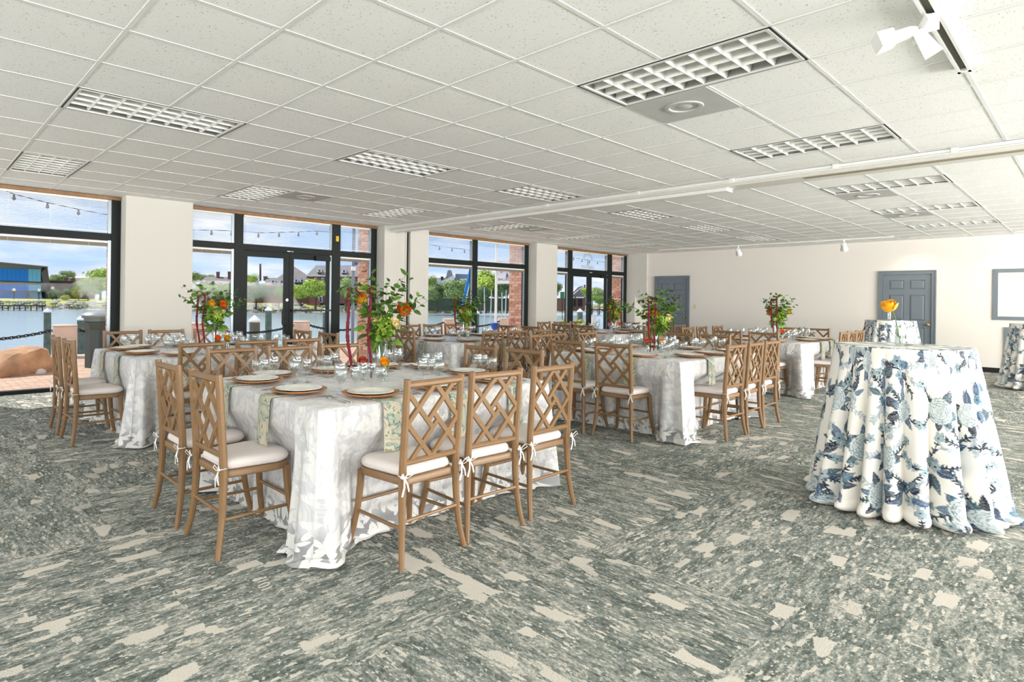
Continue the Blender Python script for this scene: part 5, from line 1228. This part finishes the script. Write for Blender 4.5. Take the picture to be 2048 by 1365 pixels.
def bouquet(px, cx, cy, lab, seed, spread, flowers, tassels, sc=1.0, nstem=15, vh=.27):
    """tall arrangement; px fixes how far along the table it stands"""
    t = thing('flower_arrangement', lab, 'flower arrangement', (cx, cy, ZC), 0, 'tall flower arrangements')
    r_ = random.Random(seed)
    vase_mesh(t, vh, .030, .042)
    st = MB(); L_ = []
    def leaf(k, p, d, s): L_.append((k, p, d, s))
    for i in range(9):
        a = r_.uniform(0, 6.28); st.tube([(.014 * math.cos(a), .014 * math.sin(a), .02), (.006 * math.cos(a + 2), .006 * math.sin(a + 2), vh * .6), (.028 * math.cos(a + 3), .028 * math.sin(a + 3), vh + .03)], .0028, 5)
    for i in range(nstem):
        u = (i + .5) / nstem * 2 - 1; el = r_.uniform(.55, 1.0)
        lx = spread[0] if u < 0 else spread[1]
        tip = RD(u * lx if u > 0 else u * lx, r_.uniform(-.14, .14), vh + (.20 + .30 * math.sqrt(max(0, 1 - u * u * .72)) * el) * sc)
        if abs(u) > .6: tip.z -= .06 * r_.random()
        p0 = Vector((r_.uniform(-.015, .015), r_.uniform(-.015, .015), vh - .01)); mid = p0 * .5 + tip * .5 + Vector((0, 0, .06)) + RD(-u * .03, 0, 0)
        pts = [p0 * (1 - q) ** 2 + mid * 2 * q * (1 - q) + tip * q * q for q in [j / 7 for j in range(8)]]
        pts = [p + Vector((r_.uniform(-.007, .007), r_.uniform(-.007, .007), r_.uniform(-.007, .007))) * (j > 1) for j, p in enumerate(pts)]
        st.tube(pts, [.003 - .0025 * j / 8 for j in range(8)], 5)
        for j in range(3, 8):
            for sgn in (0, 1):
                if r_.random() < .95:
                    dd = (pts[min(j + 1, 7)] - pts[j - 1]).normalized(); sd = dd.cross(Vector((r_.uniform(-1, 1), r_.uniform(-1, 1), r_.uniform(-1, 1)))).normalized()
                    leaf(r_.choice((0, 1, 2, 2, 4)), pts[j], dd * .5 + sd * .9 + Vector((0, 0, .1)), r_.uniform(.95, 1.4) * (1 - .25 * (j > 5)))
    for i in range(120):     # dense heart
        a = r_.uniform(0, 6.28); z = vh + r_.uniform(-.03, .25); rad = r_.uniform(.04, .24) * (.45 + min(1, (z - vh + .05) / .14) * .55)
        p = Vector((math.cos(a) * rad, math.sin(a) * rad, z)); leaf(r_.choice((3, 3, 0, 2)), p * Vector((.5, .5, 1)) if False else Vector((p.x * .6, p.y * .6, p.z)), Vector((math.cos(a), math.sin(a), r_.uniform(-.5, .8))), r_.uniform(.7, 1.1))
    for i in range(5): 
        a = r_.uniform(0, 6.28); leaf(3, Vector((math.cos(a) * .035, math.sin(a) * .035, vh - .005)), Vector((math.cos(a), math.sin(a), -.9)), 1.1)
    for dx0, z0, dx1, z1 in tassels:
        for i in range(9):
            leaf(r_.choice((0, 1, 2, 3)), RD(dx0 * r_.uniform(.7, 1.05), -.06 + r_.uniform(-.03, .03), z0 + r_.uniform(-.07, .03)), Vector((r_.uniform(-1, 1), r_.uniform(-1, 1), r_.uniform(-.3, 1))), r_.uniform(.8, 1.15))
    st.obj('stems', STEM, t, smooth=True)
    for k, p, d, s in L_:
        o = link('leaf', LF[k].data, t); orient(o, p, d, r_.uniform(-1, 1), s * 1.05)
    fb = MB()               # lime hydrangea florets: uncountable
    for i in range(420):
        v = Vector((r_.gauss(0, 1), r_.gauss(0, 1), r_.gauss(0, 1))).normalized() * .085 * r_.uniform(.7, 1.05); c = RD(.02, -.02, vh + .10) + v
        n1 = (v.normalized() + Vector((r_.uniform(-.4, .4),) * 3)).normalized(); a1 = n1.orthogonal().normalized(); b1 = n1.cross(a1); s_ = .011
        fb.add([c + a1 * s_, c + b1 * s_, c - a1 * s_, c - b1 * s_], [(0, 1, 2, 3)])
    stuff(fb.obj('hydrangea_florets', FILL, t))
    for c, dx, dy, dz, s in flowers:
        o = link('rose', FLM[c].data, t); orient(o, RD(dx, dy, dz), RD(dx * 1.2, -.5, .35), 0, s, 'Z')
    for dx0, z0, dx1, z1 in tassels:
        b = MB(); n = 60; pts = [RD(dx0 * (.55 + .45 * q), -.06, z0 - .05 * (1 - q) ** 2 + .018 * math.sin(PI * q)) for q in (0, .2, .4, .6, .8)]; a_ = RD(.0, -.05, vh + .05); top = RD(dx0, -.06, z0)
        stl = MB(); stl.tube([a_, RD(dx0 * .6, -.06, z0 * .95), top], .0025, 5); 
        for i in range(n):
            u = i / (n - 1); pts.append(RD(dx0 + (dx1 - dx0) * u + .008 * math.sin(u * 9), -.06 - .02 * math.sin(u * 3), z0 + (z1 - z0) * u + .02 * math.sin(PI * min(1, u * 6)) * (u < .17)))
        b.tube(pts, [.004, .005, .006, .006, .006] + [.004 + .0085 * math.sin(PI * (.12 + .80 * i / (n - 1))) * r_.uniform(.6, 1.25) for i in range(n)], 7)
        o = b.obj('amaranth_tassel', AMAR, t, smooth=True); s_ = stl.obj('tassel_stem', STEM, o)
    return t
def on_line(px, tab, z=ZT):
    """point of a table top on the sight line through px, nearest to the table centre"""
    cx, cy = (tab[1] + tab[2]) / 2, (tab[3] + tab[4]) / 2; d0 = fw.x * cx + fw.y * cy; v = at(px, 600, d0); return v.x, v.y
FL0 = [('o', .155, -.03, .50, 1.15), ('y', -.15, 0, .575, 1.0), ('c', .10, -.06, .40, .9), ('c', -.05, -.05, .42, .7)]
T_ = TABLES
x, y = on_line(765, T_[0]); bouquet(765, x, y, 'tall bouquet with burgundy tassels on the nearest table', 31, (.32, .34), FL0, [(-.24, .63, -.205, .02), (-.085, .64, -.07, .02)], 1.0, 17)
x, y = on_line(432, T_[1]); bouquet(432, x, y, 'tall bouquet with burgundy tassels on the left window table', 32, (.42, .36), [('y', -.03, -.05, .50, 1.0), ('o', .10, -.04, .49, 1.0), ('c', .03, -.06, .43, 1.1), ('c', .09, -.05, .43, .9)], [(-.18, .62, -.15, .02), (-.10, .60, -.10, .02)], .95, 15)
x, y = on_line(930, T_[2]); bouquet(930, x, y, 'tall bouquet with one long tassel on the middle window table', 33, (.22, .26), [('o', 0, -.05, .44, .9), ('c', -.06, -.05, .40, .9), ('y', .03, -.05, .28, .7)], [(-.15, .62, -.13, .04)], .85, 12)
x, y = on_line(1318, T_[3]); bouquet(1318, x, y, 'wide bouquet with trailing dark branches on the middle room-side table', 34, (.48, .30), [('y', -.06, -.05, .44, 1.0), ('c', .10, -.04, .40, 1.15), ('y', -.13, 0, .43, .6)], [(-.15, .62, -.12, -.0), (-.07, .60, -.08, .02)], .9, 17)
x, y = on_line(1555, T_[4]); bouquet(1555, x, y, 'tall bouquet against the white wall on the far room-side table', 35, (.32, .30), [('y', .17, -.04, .45, .9), ('k', -.15, -.04, .45, .9), ('o', -.13, 0, .42, .8)], [(-.15, .62, -.10, .06), (-.06, .68, -.05, .06)], .95, 13)
x, y = on_line(1228, T_[5]); bouquet(1228, x, y, 'tall bouquet before the far doors on the far window table', 36, (.20, .30), [('y', -.10, -.05, .46, .9), ('o', .10, -.04, .36, .9), ('o', .04, -.04, .36, .7)], [(-.10, .60, -.10, .08), (-.02, .60, -.02, .06)], .9, 11)
def bud_vase(px, tab, dd, col, lab, fz=.135, s=.8):
    cx, cy = (tab[1] + tab[2]) / 2, (tab[3] + tab[4]) / 2; d0 = fw.x * cx + fw.y * cy + dd; v = at(px, 600, d0)
    t = thing('bud_vase', lab, 'bud vase', (v.x, v.y, ZC), 0, 'small bud vases by the bouquets')
    b = MB().lathe([(0, 0), (.024, 0), (.026, .004), (.026, .05), (.021, .085), (.019, .085), (.024, .05), (.023, .008), (0, .006)], 16); b.obj('vase', GLASSW, t, smooth=True)
    b = MB(); b.tube([(0, 0, .01), (.004, 0, .06), RD(.0, -.004, fz - .01)], .0025, 5); b.obj('stem', STEM, t)
    o = link('rose', FLM[col].data, t); orient(o, RD(0, -.004, fz), RD(.1, -.7, .5), 0, s, 'Z')
    for k in range(3): o = link('leaf', LF[1].data, t); orient(o, (0, 0, .09), RD(math.cos(k * 2.2), math.sin(k * 2.2), .3), 1.2, .8)
for k, (p1, c1, p2, c2) in enumerate(((771, 'y', 728, 'k'), (437, 'o', 456, 'y'), (919, 'k', 936, 'y'), (1296, 'k', 1324, 'y'), (1565, 'o', 1577, 'y'), (1222, 'k', 1240, 'o'))):
    nm = {'y': 'yellow', 'o': 'orange', 'k': 'coral', 'c': 'cream'}
    bud_vase(p1, T_[k], -.10, c1, f'small bud vase with a {nm[c1]} rose left of centre on the {T_[k][0]}' if k else 'small bud vase with a yellow rose in front of the nearest bouquet')
    bud_vase(p2, T_[k], -.02, c2, f'small bud vase with a {nm[c2]} rose beside the tall vase on the {T_[k][0]}')

# ------------------------------------------------------------------ cocktail tables with a blue floral print
def paint_print(W=1700, Hh=860, wm=3.3, seed=4):
    """flat floral print as an array of colours; wm = metres across"""
    r_ = random.Random(seed); sc_ = W / wm; img = np.empty((Hh, W, 3), np.float32); img[:] = lin((242, 238, 230))[:3]
    def C(*c): return np.array(lin(c)[:3], np.float32)
    NAVY = [C(44, 60, 84), C(52, 80, 112), C(72, 104, 136), C(38, 46, 60), C(98, 126, 148)]; TEAL = [C(72, 102, 112), C(98, 126, 134), C(126, 148, 152)]; PALE = [C(186, 198, 204), C(168, 184, 192), C(204, 210, 212)]
    def region(cx, cy, R):
        x0, x1, y0, y1 = int(cx - R), int(cx + R) + 1, max(0, int(cy - R)), min(Hh, int(cy + R) + 1)
        if y1 <= y0: return None
        xs = np.arange(x0, x1); ys = np.arange(y0, y1); X, Y = np.meshgrid(xs - cx, ys - cy); return xs % W, ys, X, Y
    def leaf(cx, cy, a, L, w, col, vein=True):
        L *= sc_; w *= sc_; g_ = region(cx, cy, L + 2)
        if g_ is None: return
        xs, ys, X, Y = g_; u = X * math.cos(a) + Y * math.sin(a); v = -X * math.sin(a) + Y * math.cos(a); t_ = u / L
        m = (t_ > 0) & (t_ < 1) & (np.abs(v) < w * np.sin(PI * np.clip(t_, 0, 1) ** .75))
        sub = img[np.ix_(ys, xs)]; c = np.where((v > 0)[..., None], col, col * .72 + .06)
        if vein: c = np.where(((np.abs(v) < .05 * w) | (np.abs((t_ * 7 + np.abs(v) / w * 1.4) % 1 - .5) < .07))[..., None], col * .5 + .30, c)
        sub[m] = c[m]; img[np.ix_(ys, xs)] = sub
    def line(pts, wd, col):
        for (xa, ya), (xb, yb) in zip(pts[:-1], pts[1:]):
            n = int(math.hypot(xb - xa, yb - ya)) + 1
            for i in range(n):
                x, y = xa + (xb - xa) * i / n, ya + (yb - ya) * i / n; g_ = region(x, y, wd + 1)
                if g_ is None: continue
                xs, ys, X, Y = g_; m = X * X + Y * Y < wd * wd; sub = img[np.ix_(ys, xs)]; sub[m] = col; img[np.ix_(ys, xs)] = sub
    def disc(cx, cy, rx, a, col, edge):
        g_ = region(cx, cy, rx + 2)
        if g_ is None: return
        xs, ys, X, Y = g_; u = X * math.cos(a) + Y * math.sin(a); v = -X * math.sin(a) + Y * math.cos(a)
        q = np.sqrt((u / rx) ** 2 + (v / (rx * .68)) ** 2) * (1 + .06 * np.sin(7 * np.arctan2(v, u))); m = q < 1; sub = img[np.ix_(ys, xs)]
        fsh = np.clip(.62 + .45 * q ** 2 - .10 * (np.sin(v * .5 + 2) > .75), 0, 1)[..., None]; c = np.where((q > .90)[..., None], edge, col * fsh + edge * (1 - fsh)); sub[m] = c[m]; img[np.ix_(ys, xs)] = sub
    def peony(cx, cy, R):
        R *= sc_
        for ring, nn in ((1.0, 7), (.72, 6), (.46, 5), (.2, 3)):
            a0 = r_.uniform(0, 6)
            for i in range(nn):
                a = a0 + 6.283 * i / nn + r_.uniform(-.15, .15); k = ring * .62; t_ = r_.random()
                disc(cx + math.cos(a) * R * k, cy + math.sin(a) * R * k * .9, R * (.36 + .20 * ring), a + PI / 2, C(226, 231, 229) * (.90 + .10 * t_), C(128, 150, 158))
    def blossom(cx, cy, R, col):
        for i in range(5): a = 6.283 * i / 5 + .4; disc(cx + math.cos(a) * R * .6 * sc_, cy + math.sin(a) * R * .6 * sc_, R * .55 * sc_, a, col, col * .55)
        disc(cx, cy, R * .25 * sc_, 0, C(40, 56, 74), C(40, 56, 74))
    def twig(cx, cy, a, L, colset, lw, ll, blos=False):
        pts = [(cx, cy)]; n = 9
        for i in range(n): a += r_.uniform(-.28, .28); pts.append((pts[-1][0] + math.cos(a) * L * sc_ / n, pts[-1][1] + math.sin(a) * L * sc_ / n))
        line(pts, lw, colset[0] * .8)
        for i in range(2, n + 1):
            for sg in (-1, 1):
                if r_.random() < .8: leaf(pts[i][0], pts[i][1], a + sg * r_.uniform(.5, 1.0), ll * r_.uniform(.7, 1.1), ll * .2, r_.choice(colset), ll > .03)
        if blos: blossom(pts[-1][0], pts[-1][1], .022, C(170, 190, 196))
    nx, ny = int(wm / .245), int(Hh / sc_ / .23) + 1
    cl_ = [((i + .5 * (j % 2) + r_.uniform(-.2, .2)) * W / nx, (j + .4 + r_.uniform(-.22, .22)) * .23 * sc_) for j in range(ny) for i in range(nx)]
    for cx, cy in cl_:
        for _ in range(2): twig(cx, cy, r_.uniform(0, 6.28), r_.uniform(.14, .20), PALE, 1.1, .034)
    for cx, cy in cl_:
        for _ in range(3): twig(cx, cy, r_.uniform(0, 6.28), r_.uniform(.13, .20), [NAVY[3], NAVY[0], TEAL[0]], 1.7, .026, r_.random() < .7)
    for k, (cx, cy) in enumerate(cl_):
        for i in range(7): a = r_.uniform(0, 6.28); leaf(cx + math.cos(a) * .035 * sc_, cy + math.sin(a) * .035 * sc_, a, r_.uniform(.055, .10), r_.uniform(.014, .022), r_.choice(NAVY + TEAL[:1]))
        if k % 3 != 2: peony(cx, cy, r_.uniform(.055, .078))
        else:
            for _ in range(3): blossom(cx + r_.uniform(-.04, .04) * sc_, cy + r_.uniform(-.04, .04) * sc_, r_.uniform(.02, .03), r_.choice([C(150, 174, 184), C(188, 202, 206), C(110, 142, 160)]))
    return img
PRINT = paint_print()
pm_ = bpy.data.materials.new('blue_floral_print_cloth'); pm_.use_nodes = True; qn = Nodes(pm_.node_tree); bb = pm_.node_tree.nodes['Principled BSDF']
at_ = qn.n('ShaderNodeVertexColor', layer_name='print'); qn.put(bb.inputs['Base Color'], at_.outputs[0]); bb.inputs['Roughness'].default_value = .8; bb.inputs['Specular IOR Level'].default_value = .25
def cocktail(cx, cy, lab, seed, NU, NV, rot=0):
    t = thing('cocktail_table', lab, 'cocktail table', (cx, cy, 0), rot, 'round cocktail tables in blue floral cloths')
    r_ = random.Random(seed); rt_, ht = .383, 1.065
    b = MB(); b.tube([(0, 0, .03), (0, 0, 1.03)], .03, 10); b.lathe([(0, 0), (.2, 0), (.2, .02), (.04, .04)], 20); b.obj('pedestal', BLACK, t); MB().lathe([(0, 1.03), (rt_ - .03, 1.03), (rt_ - .03, 1.055), (0, 1.055)], 40).obj('tabletop', TABLET, t)
    # fold directions: irregular spacing
    cr = []; a = 0
    while a < 2 * PI - .2: w_ = r_.uniform(.20, .44); cr.append((a, w_, r_.uniform(.55, 1.15), r_.uniform(.06, .16))); a += w_
    k_ = 2 * PI / a; cr = [(p * k_, w_ * k_, am, st_) for p, w_, am, st_ in cr]
    tf = np.linspace(0, 2 * PI, 8000); ff = np.zeros(8000)
    for p, w_, am, st_ in cr:
        u = (tf - p) / w_; m = (u >= 0) & (u < 1); ff[m] = am * (np.sin(PI * u[m]) ** .8 - .60)
    rf = rt_ + .09 + .17 * ff; al = np.r_[0, np.cumsum(np.hypot(np.diff(rf * np.cos(tf)), np.diff(rf * np.sin(tf))))]
    th = np.interp(np.linspace(0, al[-1], NU, endpoint=False), al, tf); fold = np.zeros(NU); start = np.zeros(NU); reach = np.zeros(NU)
    for p, w_, am, st_ in cr:
        u = (th - p) / w_; m = (u >= 0) & (u < 1); fold[m] = am * (np.sin(PI * u[m]) ** .8 - .60); start[m] = st_; reach[m] = am
    fold = np.convolve(np.r_[fold[-4:], fold, fold[:4]], np.ones(9) / 9, 'valid'); reach = np.convolve(np.r_[reach[-12:], reach, reach[:12]], np.ones(25) / 25, 'valid')
    UVs = []
    rm_ = rt_ + .125 * .5 + .23 * .5 * fold; xm, ym = rm_ * np.cos(th), rm_ * np.sin(th); arcU = np.r_[0, np.cumsum(np.hypot(np.diff(xm), np.diff(ym)))] / 3.3 * .92
    rows = [(0, 0)] + [('t', q) for q in np.linspace(.06, 1, 14)] + [('s', q) for q in np.linspace(.006, 1, NV)]
    vv = []
    for kind, q in rows[1:]:
        if kind == 't':
            r = np.full(NU, (rt_ - .004) * q); z = np.full(NU, ht); s_ = (q - 1) * rt_
            px_ = (th / (2 * PI)); U_ = .5 + q * np.cos(th) * .116; V_ = .35 + q * np.sin(th) * .23
        else:
            h = 1.0 * ht; d = q * (h + .10)            # length of cloth run
            base = rt_ + .105 * (d / h) ** 1.05
            amp = .012 * min(1, d / .03) + .21 * (d / h) ** 1.0
            r = base + amp * fold * np.clip((d - .02) / .2, 0, 1) ** .5
            zz = h - d * .985; z = np.full(NU, zz)
            # the hem is tucked under: it rounds inwards at the floor
            tk = max(0.0, min(1.0, (d - (h - .08)) / .18))
            lift = .035 * np.clip(.9 - reach, 0, 1)
            if tk > 0: z = np.full(NU, .08 * (1 - math.sin(tk * PI / 2)) + .004); r = r + .030 * math.sin(PI * min(1, tk * 1.2)) * (.6 + reach) - .11 * tk ** 2
            z = z + lift * (d / h) ** 3 * (1 - tk * .6)
            U_ = arcU; V_ = np.full(NU, (.04 + d * 1.0) / (1.03 * 2.0) * .98)
        vv.append(np.stack([r * np.cos(th), r * np.sin(th), z], 1)); UVs.append(np.stack([U_ * np.ones(NU), V_ * np.ones(NU)], 1))
    co = np.concatenate([np.array([[0, 0, ht]])] + vv); uv = np.concatenate([np.array([[.5, .35]])] + UVs)
    nr = len(rows) - 1; i = np.arange(NU); j = (i + 1) % NU
    quads = np.concatenate([np.stack([1 + k * NU + i, 1 + (k + 1) * NU + i, 1 + (k + 1) * NU + j, 1 + k * NU + j], 1) for k in range(nr - 1)])
    tris = np.stack([np.zeros(NU, int), 1 + i, 1 + j], 1)
    me = bpy.data.meshes.new('drape'); nl = quads.size + tris.size
    me.vertices.add(len(co)); me.vertices.foreach_set('co', co.astype(np.float32).ravel())
    me.loops.add(nl); me.loops.foreach_set('vertex_index', np.concatenate([quads.ravel(), tris.ravel()]).astype(np.int32))
    me.polygons.add(len(quads) + len(tris)); ls = np.concatenate([np.arange(len(quads)) * 4, len(quads) * 4 + np.arange(len(tris)) * 3]).astype(np.int32); me.polygons.foreach_set('loop_start', ls)
    me.update(calc_edges=True); me.validate()
    Hh, W, _ = PRINT.shape; xi = ((uv[:, 0] + .13 * seed) % 1 * W).astype(int) % W; yi = np.clip((uv[:, 1] * Hh).astype(int), 0, Hh - 1)
    colr = np.ones((len(co), 4), np.float32); colr[:, :3] = PRINT[yi, xi]
    ca = me.color_attributes.new('print', 'FLOAT_COLOR', 'POINT'); ca.data.foreach_set('color', colr.ravel())
    me.materials.append(pm_); me.shade_smooth(); me.set_sharp_from_angle(angle=math.radians(65))
    link('drape', me, t)
    return t
C1 = (4.935, .907); C2 = (13.38, 2.63); C3 = (13.6, .66)
cocktail(*C1, 'large nearest cocktail table in blue floral cloth with yellow rose', 1, 1150, 420)
cocktail(*C2, 'farther cocktail table in blue floral cloth before the grey door', 2, 420, 200)
cocktail(*C3, 'cocktail table in blue floral cloth at the right picture edge', 3, 420, 200)
def rose_vase(cx, cy, px, d, lab, lean, h=.17):
    v = at(px, 600, d); t = thing('glass_vase', lab, 'vase', (v.x, v.y, 1.066), 0, 'cylinder vases with a single rose')
    MB().lathe([(0, 0), (.026, 0), (.027, .003), (.027, h), (.0255, h), (.0255, .012), (0, .010)], 20).obj('vase', GLASSW, t, smooth=True)
    top = RD(lean, 0, .255); b = MB(); b.tube([RD(.016, 0, .014), RD(-.002, 0, .10), RD(lean * .4, 0, .19), RD(lean * .8, 0, .232), top], .003, 6); b.obj('stem', STEM, t, smooth=True)
    o = link('rose', FLM['y'].data, t); orient(o, top + RD(-.01, 0, .02), RD(-.25, -.25, 1), 0, 1.15, 'Z')
    for z, a, s in ((.055, .2, .75), (.105, 2.8, .7), (.125, .3, .65), (.09, 3.4, .6)): q = link('leaf', LF[1].data, t); orient(q, RD(.008 - .08 * (z - .05), 0, z), RD(math.cos(a), -.2, .35), 1.35, s)
rose_vase(*C1, 1797, 3.93, 'clear cylinder vase with one yellow rose on the nearest cocktail table', -.052)
rose_vase(*C2, 1779, 11.0, 'clear cylinder vase with one rose on the farther cocktail table', .0, .14)
for o in LF + list(FLM.values()): bpy.data.objects.remove(o)

# two small scraps of white paper on the carpet
for k, (px, py) in enumerate(((1181, 1220), (1557, 1252))):
    r3 = at(px, py, 1) - Vector((0, 0, CAM_H)); q = Vector((0, 0, CAM_H)) + r3 * (-CAM_H / r3.z)
    b = MB().add([(0, 0, .002), (.022, .004, .004), (.02, .012, .009), (.002, .009, .003), (0, 0, .001), (.022, .004, .003), (.02, .012, .008), (.002, .009, .002)], [(0, 1, 2, 3), (7, 6, 5, 4), (0, 4, 5, 1), (1, 5, 6, 2), (2, 6, 7, 3), (3, 7, 4, 0)])
    tag(b.obj('paper_scrap', WHITEP, loc=(q.x, q.y, 0), rz=.8), ['tiny white paper scrap on the carpet, nearer the chairs', 'tiny white paper scrap on the carpet, nearer the cocktail table'][k], 'paper scrap')
